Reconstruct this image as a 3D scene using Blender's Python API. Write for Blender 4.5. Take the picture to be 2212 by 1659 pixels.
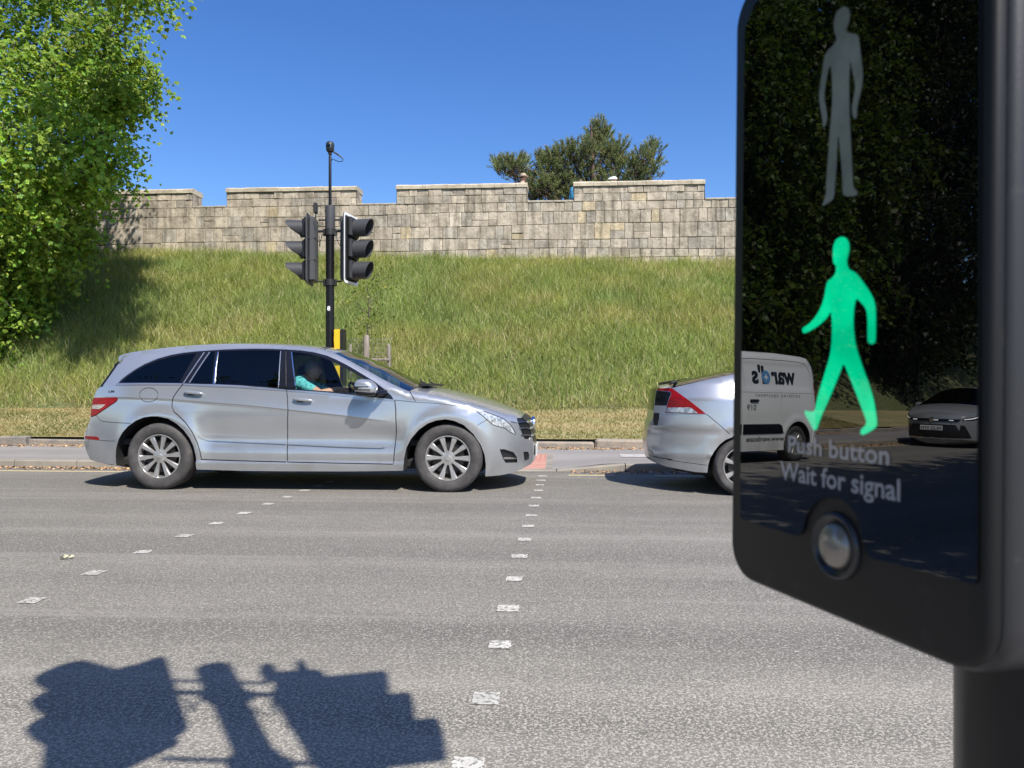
import bpy, math, random
import numpy as np
from mathutils import Vector, Matrix
from mathutils.geometry import delaunay_2d_cdt

for o in list(bpy.data.objects):
    bpy.data.objects.remove(o)
scene = bpy.context.scene
COL = scene.collection
rng = np.random.default_rng(7)
random.seed(7)

# ------------------------------------------------------------------ camera, sky, sun, exposure
EYE = 1.14                       # metres above the carriageway
YAW = math.radians(3.9)          # the view is turned a little to the left of the crossing's axis
cam = bpy.data.cameras.new("camera")
cam_ob = bpy.data.objects.new("camera", cam)
COL.objects.link(cam_ob)
cam_ob.location = (0, 0, EYE)
cam_ob.rotation_euler = (math.radians(90), 0, YAW)
cam.sensor_width = 36.0
cam.lens = 36.0 * 1660 / 2212
cam.shift_y = 5.5 / 2212
cam.clip_start = 0.02
cam.clip_end = 4000
cam.dof.use_dof = True
cam.dof.focus_distance = 9.0
cam.dof.aperture_fstop = 16.0
scene.camera = cam_ob

SUN_AZ = math.radians(33.4)      # shadows run this far left of straight across the road
SUN_EL = math.radians(50.6)
travel = Vector((-math.sin(SUN_AZ) * math.cos(SUN_EL), math.cos(SUN_AZ) * math.cos(SUN_EL), -math.sin(SUN_EL)))
world = bpy.data.worlds.new("World")
scene.world = world
world.use_nodes = True
wn = world.node_tree
bg = wn.nodes["Background"]
sky = wn.nodes.new("ShaderNodeTexSky")
sky.sky_type = 'NISHITA'
sky.sun_disc = False
sky.sun_elevation = SUN_EL
sky.sun_rotation = math.atan2(-travel.x, -travel.y)
sky.altitude = 100
sky.air_density = 1.0
sky.dust_density = 0.7
sky.ozone_density = 3.4
hs = wn.nodes.new("ShaderNodeHueSaturation")          # a very clear, dry May sky
hs.inputs["Saturation"].default_value = 1.28
hs.inputs["Hue"].default_value = 0.512
wn.links.new(sky.outputs[0], hs.inputs["Color"])
wn.links.new(hs.outputs[0], bg.inputs[0])
bg.inputs[1].default_value = 0.124
sun = bpy.data.lights.new("sun", 'SUN')
sun.energy = 5.0
sun.angle = math.radians(0.53)
sun.color = (1.0, 0.95, 0.88)
sun_ob = bpy.data.objects.new("sun", sun)
COL.objects.link(sun_ob)
sun_ob.rotation_euler = travel.to_track_quat('-Z', 'Y').to_euler()
sun_ob.location = (20, -30, 40)

scene.view_settings.view_transform = 'Standard'
scene.view_settings.look = 'None'
scene.view_settings.exposure = 0.55
scene.view_settings.gamma = 1.0
scene.cycles.use_denoising = True
scene.cycles.max_bounces = 10
scene.cycles.transparent_max_bounces = 16
scene.cycles.caustics_reflective = False
scene.cycles.caustics_refractive = False
scene.cycles.sample_clamp_indirect = 6.0

# ------------------------------------------------------------------ photograph measurements -> metres
CA, SA = math.cos(YAW), math.sin(YAW)
K = 2560 / 2212

def c2w(xc, zc, up):             # camera-relative right / depth / up -> world
    return Vector((xc * CA - zc * SA, xc * SA + zc * CA, EYE + up))

def at_depth(x, y, Z):
    return c2w((x - 1106) / 1660 * Z, Z, (835 - y) / 1660 * Z)

def on_plane(x, y, Y0):          # point on the vertical plane Y = Y0
    return at_depth(x, y, Y0 / ((x - 1106) / 1660 * SA + CA))

def on_ground(x, y, z=0.0):
    return at_depth(x, y, 1660 * (EYE - z) / (y - 835))

# ------------------------------------------------------------------ tags and tree of objects
def tag(o, label=None, cat=None, group=None, kind=None):
    if label: o["label"] = label
    if cat: o["category"] = cat
    if group: o["group"] = group
    if kind: o["kind"] = kind
    return o

def thing(name, label, cat, loc=(0, 0, 0), rotz=0.0, group=None):
    o = bpy.data.objects.new(name, None)
    COL.objects.link(o)
    o.empty_display_size = 0.2
    o.location = loc
    o.rotation_euler = (0, 0, rotz)
    return tag(o, label, cat, group)

def link(name, me, mats, parent=None):
    o = bpy.data.objects.new(name, me)
    COL.objects.link(o)
    for m in (mats if isinstance(mats, (list, tuple)) else [mats]):
        if m is not None: me.materials.append(m)
    if parent is not None: o.parent = parent
    return o

def copy_tree(o, parent=None):
    c = o.copy()
    COL.objects.link(c)
    c.parent = parent
    for ch in list(o.children):
        copy_tree(ch, c)
    return c

class MB:
    """collects shapes that belong to one mesh"""
    def __init__(s):
        s.v, s.f, s.m, s.cur = [], [], [], 0
    def add(s, V, F):
        b = len(s.v)
        s.v += [tuple(p) for p in V]
        for f in F:
            s.f.append(tuple(i + b for i in f)); s.m.append(s.cur)
        return s
    def box(s, c, d, rot=None, ch=0.0):
        hx, hy, hz = d[0] / 2, d[1] / 2, d[2] / 2
        if ch <= 0:
            V = [Vector((x, y, z)) for z in (-hz, hz) for y in (-hy, hy) for x in (-hx, hx)]
            F = [(0, 2, 3, 1), (4, 5, 7, 6), (0, 1, 5, 4), (2, 6, 7, 3), (0, 4, 6, 2), (1, 3, 7, 5)]
        else:
            ring = lambda a, b, z: [Vector(p) for p in ((-a + ch, -b, z), (a - ch, -b, z), (a, -b + ch, z), (a, b - ch, z), (a - ch, b, z), (-a + ch, b, z), (-a, b - ch, z), (-a, -b + ch, z))]
            V = ring(hx - ch, hy - ch, -hz) + ring(hx, hy, -hz + ch) + ring(hx, hy, hz - ch) + ring(hx - ch, hy - ch, hz)
            F = [tuple(range(7, -1, -1)), tuple(range(24, 32))]
            for k in range(3):
                for i in range(8):
                    j = (i + 1) % 8
                    F.append((k * 8 + i, k * 8 + j, k * 8 + 8 + j, k * 8 + 8 + i))
        R = rot if rot is not None else Matrix.Identity(3)
        c = Vector(c)
        return s.add([R @ p + c for p in V], F)
    def tube(s, path, radii, n=10, cap=True):
        path = [Vector(p) for p in path]
        if not isinstance(radii, (list, tuple, np.ndarray)): radii = [radii] * len(path)
        V, F = [], []
        t0 = (path[1] - path[0]).normalized()
        a = t0.orthogonal().normalized()
        for i, p in enumerate(path):
            t = (path[min(i + 1, len(path) - 1)] - path[max(i - 1, 0)]).normalized()
            a = (a - t * a.dot(t)).normalized()
            b = t.cross(a)
            for k in range(n):
                w = 2 * math.pi * k / n
                V.append(p + (a * math.cos(w) + b * math.sin(w)) * radii[i])
        for i in range(len(path) - 1):
            for k in range(n):
                j = (k + 1) % n
                F.append((i * n + k, i * n + j, (i + 1) * n + j, (i + 1) * n + k))
        if cap:
            F.append(tuple(range(n - 1, -1, -1)))
            F.append(tuple((len(path) - 1) * n + k for k in range(n)))
        return s.add(V, F)
    def lathe(s, prof, n=48, axis='y', c=(0, 0, 0), M=None, closed=False):
        """prof: (radius, position along axis)"""
        V, F = [], []
        for r, h in prof:
            for k in range(n):
                w = 2 * math.pi * k / n
                p = Vector((r * math.cos(w), h, r * math.sin(w))) if axis == 'y' else (
                    Vector((r * math.cos(w), r * math.sin(w), h)) if axis == 'z' else Vector((h, r * math.cos(w), r * math.sin(w))))
                V.append((M @ p if M is not None else p) + Vector(c))
        m = len(prof)
        for i in range(m if closed else m - 1):
            i2 = (i + 1) % m
            for k in range(n):
                j = (k + 1) % n
                F.append((i * n + k, i * n + j, i2 * n + j, i2 * n + k))
        return s.add(V, F)
    def ball(s, c, r, nu=16, nv=10, R=None, power=1.0):
        V, F = [], []
        r = Vector(r) if not isinstance(r, (int, float)) else Vector((r, r, r))
        sg = lambda q: math.copysign(abs(q) ** power, q)
        for i in range(nv + 1):
            th = math.pi * i / nv
            for k in range(nu):
                ph = 2 * math.pi * k / nu
                p = Vector((r.x * sg(math.sin(th)) * sg(math.cos(ph)), r.y * sg(math.sin(th)) * sg(math.sin(ph)), r.z * sg(math.cos(th))))
                V.append((R @ p if R is not None else p) + Vector(c))
        for i in range(nv):
            for k in range(nu):
                j = (k + 1) % nu
                F.append((i * nu + k, (i + 1) * nu + k, (i + 1) * nu + j, i * nu + j))
        return s.add(V, F)
    def prism(s, poly, d0, d1, fr):
        """poly of (a, b); fr(a, b, d) -> point"""
        n = len(poly)
        V = [fr(a, b, d0) for a, b in poly] + [fr(a, b, d1) for a, b in poly]
        F = [tuple(range(n)), tuple(range(2 * n - 1, n - 1, -1))]
        for i in range(n):
            j = (i + 1) % n
            F.append((i, i + n, j + n, j))
        return s.add(V, F)
    def build(s, name, mats, parent=None, smooth=None, fix=True):
        me = bpy.data.meshes.new(name)
        me.from_pydata(s.v, [], s.f)
        if any(s.m): me.polygons.foreach_set("material_index", s.m)
        if fix:
            import bmesh
            bm = bmesh.new(); bm.from_mesh(me)
            bmesh.ops.remove_doubles(bm, verts=bm.verts, dist=1e-6)
            bmesh.ops.recalc_face_normals(bm, faces=bm.faces)
            bm.to_mesh(me); bm.free()
        if smooth is not None:
            me.polygons.foreach_set("use_smooth", [True] * len(me.polygons))
            me.set_sharp_from_angle(angle=math.radians(smooth))
        me.update()
        return link(name, me, mats, parent)

def fast_mesh(name, V, F, color=None, smooth=False):
    me = bpy.data.meshes.new(name)
    V = np.ascontiguousarray(V, dtype=np.float32); F = np.ascontiguousarray(F, dtype=np.int32)
    nf, k = F.shape
    me.vertices.add(len(V)); me.vertices.foreach_set("co", V.ravel())
    me.loops.add(nf * k); me.loops.foreach_set("vertex_index", F.ravel())
    me.polygons.add(nf); me.polygons.foreach_set("loop_start", np.arange(0, nf * k, k, dtype=np.int32))
    if smooth: me.polygons.foreach_set("use_smooth", np.ones(nf, dtype=bool))
    me.update(calc_edges=True)
    if color is not None:
        at = me.color_attributes.new("tone", 'FLOAT_COLOR', 'POINT')
        c = np.ones((len(V), 4), dtype=np.float32); c[:, :3] = color
        at.data.foreach_set("color", c.ravel())
    return me

# ------------------------------------------------------------------ materials
def lin(r, g, b):
    f = lambda c: (c / 255 / 12.92) if c / 255 <= 0.04045 else ((c / 255 + 0.055) / 1.055) ** 2.4
    return (f(r), f(g), f(b))

def mat(name, base=(0.5, 0.5, 0.5), rough=0.5, metal=0.0, ior=1.5, coat=0.0, noise=(), bump=(), attr=False,
        emit=None, trans=0.0, leaf=None, spec=0.5, alpha=1.0):
    m = bpy.data.materials.new(name)
    m.use_nodes = True
    nt = m.node_tree; N, L = nt.nodes, nt.links
    p = N["Principled BSDF"]
    p.inputs["Roughness"].default_value = rough
    p.inputs["Metallic"].default_value = metal
    p.inputs["IOR"].default_value = ior
    p.inputs["Coat Weight"].default_value = coat
    p.inputs["Coat Roughness"].default_value = 0.03
    p.inputs["Specular IOR Level"].default_value = spec
    p.inputs["Transmission Weight"].default_value = trans
    p.inputs["Alpha"].default_value = alpha
    tc = N.new("ShaderNodeTexCoord")
    col = None
    if attr:
        a = N.new("ShaderNodeAttribute"); a.attribute_name = "tone"
        col = a.outputs["Color"]
    def mix(kind, fac, a, b):
        mx = N.new("ShaderNodeMix"); mx.data_type = 'RGBA'; mx.blend_type = kind
        for sock, val in ((mx.inputs[0], fac), (mx.inputs[6], a), (mx.inputs[7], b)):
            if hasattr(val, "links"): L.new(val, sock)
            elif isinstance(val, (int, float)): sock.default_value = val
            else: sock.default_value = (*val, 1) if len(val) == 3 else val
        return mx.outputs[2]
    def tex(scale, detail=4, stretch=(1, 1, 1), kind='noise', rough_=0.6):
        mp = N.new("ShaderNodeMapping"); mp.inputs["Scale"].default_value = stretch
        L.new(tc.outputs["Object"], mp.inputs[0])
        if kind == 'noise':
            t = N.new("ShaderNodeTexNoise"); t.inputs["Scale"].default_value = scale; t.inputs["Detail"].default_value = detail
            t.inputs["Roughness"].default_value = rough_
            L.new(mp.outputs[0], t.inputs[0]); return t.outputs["Fac"]
        t = N.new("ShaderNodeTexVoronoi"); t.inputs["Scale"].default_value = scale
        L.new(mp.outputs[0], t.inputs[0])
        return t.outputs["Color"] if kind == 'cells' else t.outputs["Distance"]
    def ramp(val, lo, hi):
        r = N.new("ShaderNodeMapRange"); r.inputs[1].default_value = lo; r.inputs[2].default_value = hi
        L.new(val, r.inputs[0]); return r.outputs[0]
    if col is None:
        rgb = N.new("ShaderNodeRGB"); rgb.outputs[0].default_value = (*base, 1); col = rgb.outputs[0]
    for nz in noise:
        d = dict(scale=5, detail=4, stretch=(1, 1, 1), kind='noise', lo=0.35, hi=0.65, color=(0, 0, 0), mode='MIX', amt=1.0)
        d.update(nz)
        v = tex(d['scale'], d['detail'], d['stretch'], d['kind'])
        v = ramp(v, d['lo'], d['hi'])
        if d.get('band'):                # only along a strip of the surface, ragged at its edges
            sx = N.new("ShaderNodeSeparateXYZ"); L.new(tc.outputs["Object"], sx.inputs[0])
            wob = tex(1.3, 5, (0.6, 1, 1))
            ad = N.new("ShaderNodeMath"); ad.operation = 'MULTIPLY_ADD'; ad.inputs[1].default_value = 1.1; L.new(wob, ad.inputs[0]); L.new(sx.outputs["Y"], ad.inputs[2])
            bnd = ramp(ad.outputs[0], d['band'][0], d['band'][1])
            mb_ = N.new("ShaderNodeMath"); mb_.operation = 'MULTIPLY'; L.new(v, mb_.inputs[0]); L.new(bnd, mb_.inputs[1]); v = mb_.outputs[0]
        if d.get('zband'):               # road dirt thrown up on the lower part
            sx = N.new("ShaderNodeSeparateXYZ"); L.new(tc.outputs["Object"], sx.inputs[0])
            bnd = ramp(sx.outputs["Z"], d['zband'][0], d['zband'][1])
            mb_ = N.new("ShaderNodeMath"); mb_.operation = 'MULTIPLY'; L.new(v, mb_.inputs[0]); L.new(bnd, mb_.inputs[1]); v = mb_.outputs[0]
        if d['amt'] != 1.0:
            mm = N.new("ShaderNodeMath"); mm.operation = 'MULTIPLY'; mm.inputs[1].default_value = d['amt']
            L.new(v, mm.inputs[0]); v = mm.outputs[0]
        col = mix(d['mode'], v, col, d['color'])
    L.new(col, p.inputs["Base Color"])
    last = None
    for b in bump:
        d = dict(scale=50, detail=3, strength=0.3, dist=0.01, stretch=(1, 1, 1), kind='noise'); d.update(b)
        v = tex(d['scale'], d['detail'], d['stretch'], d['kind'])
        bn = N.new("ShaderNodeBump"); bn.inputs["Strength"].default_value = d['strength']; bn.inputs["Distance"].default_value = d['dist']
        L.new(v, bn.inputs["Height"])
        if last: L.new(last, bn.inputs["Normal"])
        last = bn.outputs[0]
    if last: L.new(last, p.inputs["Normal"])
    if emit:
        p.inputs["Emission Color"].default_value = (*emit[0], 1); p.inputs["Emission Strength"].default_value = emit[1]
    if leaf:
        tr = N.new("ShaderNodeBsdfTranslucent"); ms = N.new("ShaderNodeMixShader"); ms.inputs[0].default_value = leaf
        c2 = mix('MULTIPLY', 1.0, col, (1.25, 1.2, 0.55))
        L.new(c2, tr.inputs[0]); L.new(p.outputs[0], ms.inputs[1]); L.new(tr.outputs[0], ms.inputs[2])
        L.new(ms.outputs[0], N["Material Output"].inputs[0])
    return m

def glass_mat(name, tint, rough=0.0, refl=0.06):
    """thin sheet of glass: mostly lets light straight through with a tint, mirrors a little by angle"""
    m = bpy.data.materials.new(name); m.use_nodes = True
    nt = m.node_tree; N, L = nt.nodes, nt.links
    N.remove(N["Principled BSDF"])
    t = N.new("ShaderNodeBsdfTransparent"); t.inputs[0].default_value = (*tint, 1)
    g = N.new("ShaderNodeBsdfGlossy"); g.inputs[1].default_value = rough
    fr = N.new("ShaderNodeFresnel"); fr.inputs[0].default_value = 1.5
    ms = N.new("ShaderNodeMixShader")
    ad = N.new("ShaderNodeMath"); ad.operation = 'MULTIPLY'; ad.inputs[1].default_value = refl / 0.04
    ad.use_clamp = True
    L.new(fr.outputs[0], ad.inputs[0]); L.new(ad.outputs[0], ms.inputs[0])
    L.new(t.outputs[0], ms.inputs[1]); L.new(g.outputs[0], ms.inputs[2])
    L.new(ms.outputs[0], N["Material Output"].inputs[0])
    return m

def paint_mat(name, base, metal=0.55, rough=0.33, coat=0.8):
    """car paint outside, dark lining on the inner side of the panel"""
    m = mat(name, base, rough=rough, metal=metal, coat=coat, noise=[dict(scale=1.6, detail=5, stretch=(1, 1, 1.6), color=tuple(q * 0.86 for q in base), lo=0.42, hi=0.7, amt=0.5),
        dict(scale=5, detail=7, stretch=(1, 1, .6), color=(0.25, 0.225, 0.19), lo=0.30, hi=0.75, amt=0.45, zband=(0.62, 0.18))])
    nt = m.node_tree; N, L = nt.nodes, nt.links
    d = N.new("ShaderNodeBsdfDiffuse"); d.inputs[0].default_value = (0.02, 0.021, 0.023, 1)
    ge = N.new("ShaderNodeNewGeometry"); ms = N.new("ShaderNodeMixShader")
    L.new(ge.outputs["Backfacing"], ms.inputs[0]); L.new(N["Principled BSDF"].outputs[0], ms.inputs[1]); L.new(d.outputs[0], ms.inputs[2])
    L.new(ms.outputs[0], N["Material Output"].inputs[0])
    return m

M = {}
M['rubber'] = mat("tyre_rubber", (0.045, 0.042, 0.041), 0.75, noise=[dict(scale=9, color=(0.085, 0.08, 0.075), lo=0.45, hi=0.75)], bump=[dict(scale=220, strength=0.15, dist=0.002)])
M['alloy'] = mat("wheel_alloy", (0.50, 0.48, 0.46), 0.36, metal=0.75, noise=[dict(scale=14, color=(0.35, 0.31, 0.28), lo=0.5, hi=0.85)])
M['black'] = mat("black_plastic", (0.012, 0.012, 0.013), 0.42)
M['satin'] = mat("black_trim", (0.008, 0.008, 0.011), 0.18)
M['under'] = mat("underbody", (0.012, 0.012, 0.012), 0.85)
M['chrome'] = mat("chrome", (0.75, 0.76, 0.78), 0.14, metal=1.0)
M['trim'] = mat("brushed_trim", (0.45, 0.48, 0.55), 0.3, metal=0.8)
M['red'] = mat("red_lens", (0.21, 0.002, 0.003), 0.3, spec=0.35, noise=[dict(scale=60, kind='cells', color=(0.40, 0.008, 0.007), lo=0.3, hi=0.9, amt=0.6)])
M['clear'] = mat("clear_lens", (0.50, 0.52, 0.54), 0.16, metal=0.3, coat=0.6, noise=[dict(scale=30, kind='cells', color=(0.16, 0.18, 0.20), lo=0.35, hi=0.7, amt=0.8), dict(scale=16, color=(0.75, 0.77, 0.78), lo=.55, hi=.65, amt=.8)])
M['white_lens'] = mat("reversing_lens", (0.5, 0.46, 0.4), 0.15, coat=0.5, noise=[dict(scale=30, color=(0.25, 0.22, 0.2), stretch=(0.2, 1, 4))])
M['cabin'] = mat("cabin_fabric", (0.022, 0.022, 0.024), 0.8)
M['seat'] = mat("seat_leather", (0.035, 0.034, 0.034), 0.55)
M['plate'] = mat("plate_white", (0.72, 0.72, 0.70), 0.4)
M['ink'] = mat("plate_ink", (0.01, 0.01, 0.012), 0.4)
M['silver'] = paint_mat("silver_paint", (0.49, 0.505, 0.525), 0.68, 0.27, 0.9)
M['silver2'] = paint_mat("pale_silver_paint", (0.52, 0.53, 0.545), 0.66, 0.28, 0.9)
M['whitevan'] = paint_mat("white_paint", (0.80, 0.80, 0.78), 0.0, 0.35)
M['grey'] = paint_mat("dark_grey_paint", (0.34, 0.35, 0.36), 0.35, 0.33)
M['glass_clear'] = glass_mat("side_glass", (0.90, 0.95, 0.92), refl=0.04)
M['glass_dark'] = glass_mat("privacy_glass", (0.035, 0.045, 0.06), refl=0.05)
M['glass_screen'] = glass_mat("screen_glass", (0.40, 0.46, 0.44), refl=0.055)
# ================================================================== the ground, road, footways
def smooth01(t):
    t = np.clip(t, 0, 1); return t * t * (3 - 2 * t)

def vnoise(x, y, scale, seed=0):
    """value noise on numpy arrays"""
    x = np.asarray(x) * scale + seed * 17.3; y = np.asarray(y) * scale + seed * 9.1
    xi, yi = np.floor(x).astype(np.int64), np.floor(y).astype(np.int64)
    fx, fy = x - xi, y - yi
    fx, fy = fx * fx * (3 - 2 * fx), fy * fy * (3 - 2 * fy)
    h = lambda a, b: (np.sin(a * 127.1 + b * 311.7 + seed * 74.7) * 43758.5453) % 1.0
    return (h(xi, yi) * (1 - fx) + h(xi + 1, yi) * fx) * (1 - fy) + (h(xi, yi + 1) * (1 - fx) + h(xi + 1, yi + 1) * fx) * fy

def fbm(x, y, scale, seed=0, oct=3):
    s = 0; a = 0.5; t = 0
    for k in range(oct):
        s = s + a * vnoise(x, y, scale * 2 ** k, seed + k); t += a; a *= 0.5
    return s / t

KERB_Y, PAVE_Y, BACK_Y, VERGE_Y, BANK_Y, WALL_Y = 10.33, 10.455, 12.63, 12.86, 15.3, 22.2
X_TACT0, X_TACT1 = -2.85, -0.21
def kerb_h(X):
    X = np.asarray(X, dtype=float)
    d = np.maximum(np.maximum(X - X_TACT1, X_TACT0 - X), 0)
    return 0.012 + 0.095 * np.clip((d - 0.02) / 0.84, 0, 1)
def pave_z(X, Y):
    k = kerb_h(X)
    t = smooth01((np.asarray(Y) - PAVE_Y) / 1.5)
    return k * (1 - t) + 0.122 * t
def top_z(X):
    return 4.90 - 0.031 * (np.clip(X, -40, 14) + 4)
def bank_z(X, Y):
    X = np.asarray(X, dtype=float); Y = np.asarray(Y, dtype=float)
    verge = 0.27 + (Y - VERGE_Y) / (BANK_Y - VERGE_Y) * 0.43
    s = np.clip((Y - BANK_Y) / (WALL_Y - BANK_Y), 0, 1)
    tz = top_z(X)
    bank = 0.70 + (tz - 0.70) * (s + 0.07 * np.sin(np.pi * s)) + 0.28 * (fbm(X, Y, 0.35, 3) - 0.5) * np.sin(np.pi * np.clip(s * 1.02, 0, 1))
    z = np.where(Y < BANK_Y, verge, bank) + 0.05 * (fbm(X, Y, 0.9, 5) - 0.5) * smooth01((Y - VERGE_Y) / 0.5)
    return z

M['asphalt'] = mat("asphalt", (0.130, 0.121, 0.103), 0.8, noise=[
    dict(scale=1.0, stretch=(0.05, 1.6, 1), detail=4, color=(0.190, 0.176, 0.150), lo=0.40, hi=0.62),
    dict(scale=2.6, detail=5, stretch=(0.4, 1, 1), color=(0.115, 0.108, 0.095), lo=0.50, hi=0.74, amt=0.75),
    dict(scale=0.8, detail=5, stretch=(0.5, 1, 1), color=(0.075, 0.072, 0.066), lo=0.64, hi=0.74, amt=0.6),
    dict(scale=95, detail=2, color=(0.075, 0.070, 0.062), lo=0.48, hi=0.68, amt=0.75),
    dict(scale=120, kind='cells', color=(0.52, 0.49, 0.43), lo=0.62, hi=0.95, amt=0.5),
    dict(scale=95, detail=3, color=(0.50, 0.46, 0.37), lo=0.53, hi=0.60, amt=0.7, band=(3.95, 3.45)),
    dict(scale=80, detail=3, color=(0.42, 0.39, 0.33), lo=0.55, hi=0.62, amt=0.6, band=(7.4, 6.9)),
    dict(scale=0.7, stretch=(0.12, 6, 1), detail=6, color=(0.30, 0.28, 0.25), lo=0.58, hi=0.70, amt=0.55)],
    bump=[dict(scale=105, detail=3, strength=0.5, dist=0.006), dict(scale=140, kind='voronoi', strength=0.3, dist=0.005)])
M['paving'] = mat("footway_asphalt", (0.27, 0.25, 0.235), 0.85, noise=[
    dict(scale=1.2, stretch=(0.3, 1.2, 1), color=(0.20, 0.19, 0.18), lo=0.4, hi=0.7), dict(scale=130, detail=2, color=(0.14, 0.135, 0.13), lo=0.55, hi=0.75, amt=0.8)],
    bump=[dict(scale=160, strength=0.4, dist=0.004)])
M['kerb'] = mat("kerb_concrete", (0.285, 0.255, 0.21), 0.85, noise=[dict(scale=3, color=(0.20, 0.185, 0.16), lo=0.35, hi=0.7), dict(scale=60, color=(0.2, 0.19, 0.17), lo=0.55, hi=0.8, amt=0.6)],
                bump=[dict(scale=90, strength=0.3, dist=0.004)])
M['edging'] = mat("old_edging_stone", (0.28, 0.235, 0.185), 0.9, noise=[dict(scale=2.2, color=(0.16, 0.15, 0.14), lo=0.42, hi=0.66), dict(scale=30, color=(0.42, 0.36, 0.28), lo=0.5, hi=0.8, amt=0.6)],
                  bump=[dict(scale=22, strength=0.7, dist=0.02)])
M['soil'] = mat("bank_soil", (0.12, 0.14, 0.05), 0.95, noise=[dict(scale=0.8, color=(0.17, 0.155, 0.075), lo=0.4, hi=0.7), dict(scale=14, color=(0.03, 0.045, 0.012), lo=0.45, hi=0.7)],
                bump=[dict(scale=18, strength=0.6, dist=0.05)])
M['verge'] = mat("dry_turf", (0.36, 0.295, 0.145), 0.95, noise=[dict(scale=2.0, stretch=(0.5, 1, 1), color=(0.23, 0.225, 0.085), lo=0.42, hi=0.66), dict(scale=40, color=(0.16, 0.14, 0.06), lo=0.5, hi=0.8, amt=0.6)],
                 bump=[dict(scale=60, strength=0.5, dist=0.02)])
M['paint'] = mat("road_paint", (0.56, 0.54, 0.48), 0.7, noise=[dict(scale=7, detail=5, color=(0.36, 0.345, 0.31), lo=0.42, hi=0.68), dict(scale=48, detail=5, color=(0.17, 0.16, 0.14), lo=0.51, hi=0.58), dict(scale=130, detail=2, color=(0.3, 0.29, 0.27), lo=0.58, hi=0.66, amt=0.7)],
                 bump=[dict(scale=105, strength=0.3, dist=0.004)])
M['yellow_paint'] = mat("yellow_line_paint", (0.62, 0.50, 0.26), 0.75, noise=[dict(scale=8, color=(0.45, 0.40, 0.30), lo=0.4, hi=0.7)])

def grid_mesh(name, xs, ys, zf, m, kind='structure', smooth=True):
    X, Y = np.meshgrid(xs, ys)
    Z = zf(X, Y) if callable(zf) else np.full_like(X, zf)
    V = np.stack([X.ravel(), Y.ravel(), Z.ravel()], 1)
    nx, ny = len(xs), len(ys)
    i = (np.arange(ny - 1)[:, None] * nx + np.arange(nx - 1)[None, :]).ravel()
    F = np.stack([i, i + 1, i + nx + 1, i + nx], 1)
    o = link(name, fast_mesh(name, V, F, smooth=smooth), m)
    return tag(o, kind=kind)

ground = grid_mesh("ground", np.linspace(-900, 900, 7), np.linspace(-900, 900, 7), -0.06, M['soil'])
XR = np.concatenate([np.linspace(-120, -26, 12), np.linspace(-24, 24, 49), np.linspace(26, 120, 12)])
road = grid_mesh("road", XR, np.linspace(1.5, KERB_Y + 0.02, 12), 0.0, M['asphalt'])

# near footway under the camera and its kerb
nb = MB(); nb.box((0, -2.0, 0.05), (240, 6.74, 0.10))
tag(nb.build("pavement", M['paving']), kind='structure')
nk = MB()
for i in range(-50, 50):
    nk.box((i * 0.914 + 0.457, 1.435, 0.0), (0.906, 0.126, 0.212), ch=0.01)
tag(nk.build("kerb", M['kerb']), kind='structure')

# far footway, dropped at the crossing
xs = np.unique(np.concatenate([np.linspace(-100, -26, 14), np.arange(-24, 24.01, 0.25)]))
pave = grid_mesh("pavement", xs, np.linspace(PAVE_Y, BACK_Y + 0.05, 10), lambda X, Y: pave_z(X, Y), M['paving'])
M['tactile'] = mat("red_blister_paving", (0.44, 0.235, 0.185), 0.85, noise=[dict(scale=7, color=(0.40, 0.19, 0.15), lo=0.4, hi=0.7), dict(scale=60, color=(0.55, 0.32, 0.26), lo=0.5, hi=0.8, amt=0.5)])
tb = MB()
for i in range(6):
    for j in range(3):
        x0, y0 = X_TACT0 + 0.03 + i * 0.43, PAVE_Y + 0.02 + j * 0.40
        x1, y1 = x0 + 0.424, y0 + 0.394
        q = [(x0, y0), (x1, y0), (x1, y1), (x0, y1)]
        tb.add([(x, y, float(pave_z(x, y)) + 0.006) for x, y in q], [(0, 1, 2, 3)])
        for a in range(6):
            for b in range(6):
                cx, cy = x0 + 0.035 + a * 0.071, y0 + 0.033 + b * 0.066
                z = float(pave_z(cx, cy)) + 0.006
                r = [(cx + 0.013 * math.cos(w), cy + 0.013 * math.sin(w)) for w in (0.4, 1.97, 3.54, 5.11)]
                r2 = [(cx + 0.02 * math.cos(w), cy + 0.02 * math.sin(w)) for w in (0.4, 1.97, 3.54, 5.11)]
                tb.add([(x, y, z) for x, y in r2] + [(x, y, z + 0.005) for x, y in r], [(4, 5, 6, 7), (0, 1, 5, 4), (1, 2, 6, 5), (2, 3, 7, 6), (3, 0, 4, 7)])
tact = tb.build("tactile_paving", M['tactile'], pave)
eb = MB()
for j in range(3):
    y0 = PAVE_Y + 0.02 + j * 0.41
    eb.add([(x, y, float(pave_z(x, y)) + 0.008) for x, y in ((X_TACT1 - 0.05, y0), (X_TACT1 + 0.04, y0), (X_TACT1 + 0.04, y0 + 0.395), (X_TACT1 - 0.05, y0 + 0.395))], [(0, 1, 2, 3)])
eb.build("edging_strip", M['kerb'], pave)
# pale utility patch let into the footway ahead of the second car
c = on_ground(1372, 986, 0.11)
M['cover'] = mat("patch_concrete", (0.42, 0.40, 0.38), 0.8, noise=[dict(scale=9, color=(0.3, 0.29, 0.28), lo=0.45, hi=0.7)])
pb = MB(); pb.add([(c.x + a, c.y + b, float(pave_z(c.x + a, c.y + b)) + 0.006) for a, b in ((-0.22, -0.2), (0.34, -0.2), (0.34, 0.2), (-0.22, 0.2))], [(0, 1, 2, 3)])
pb.build("access_cover", M['cover'], pave)

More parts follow.
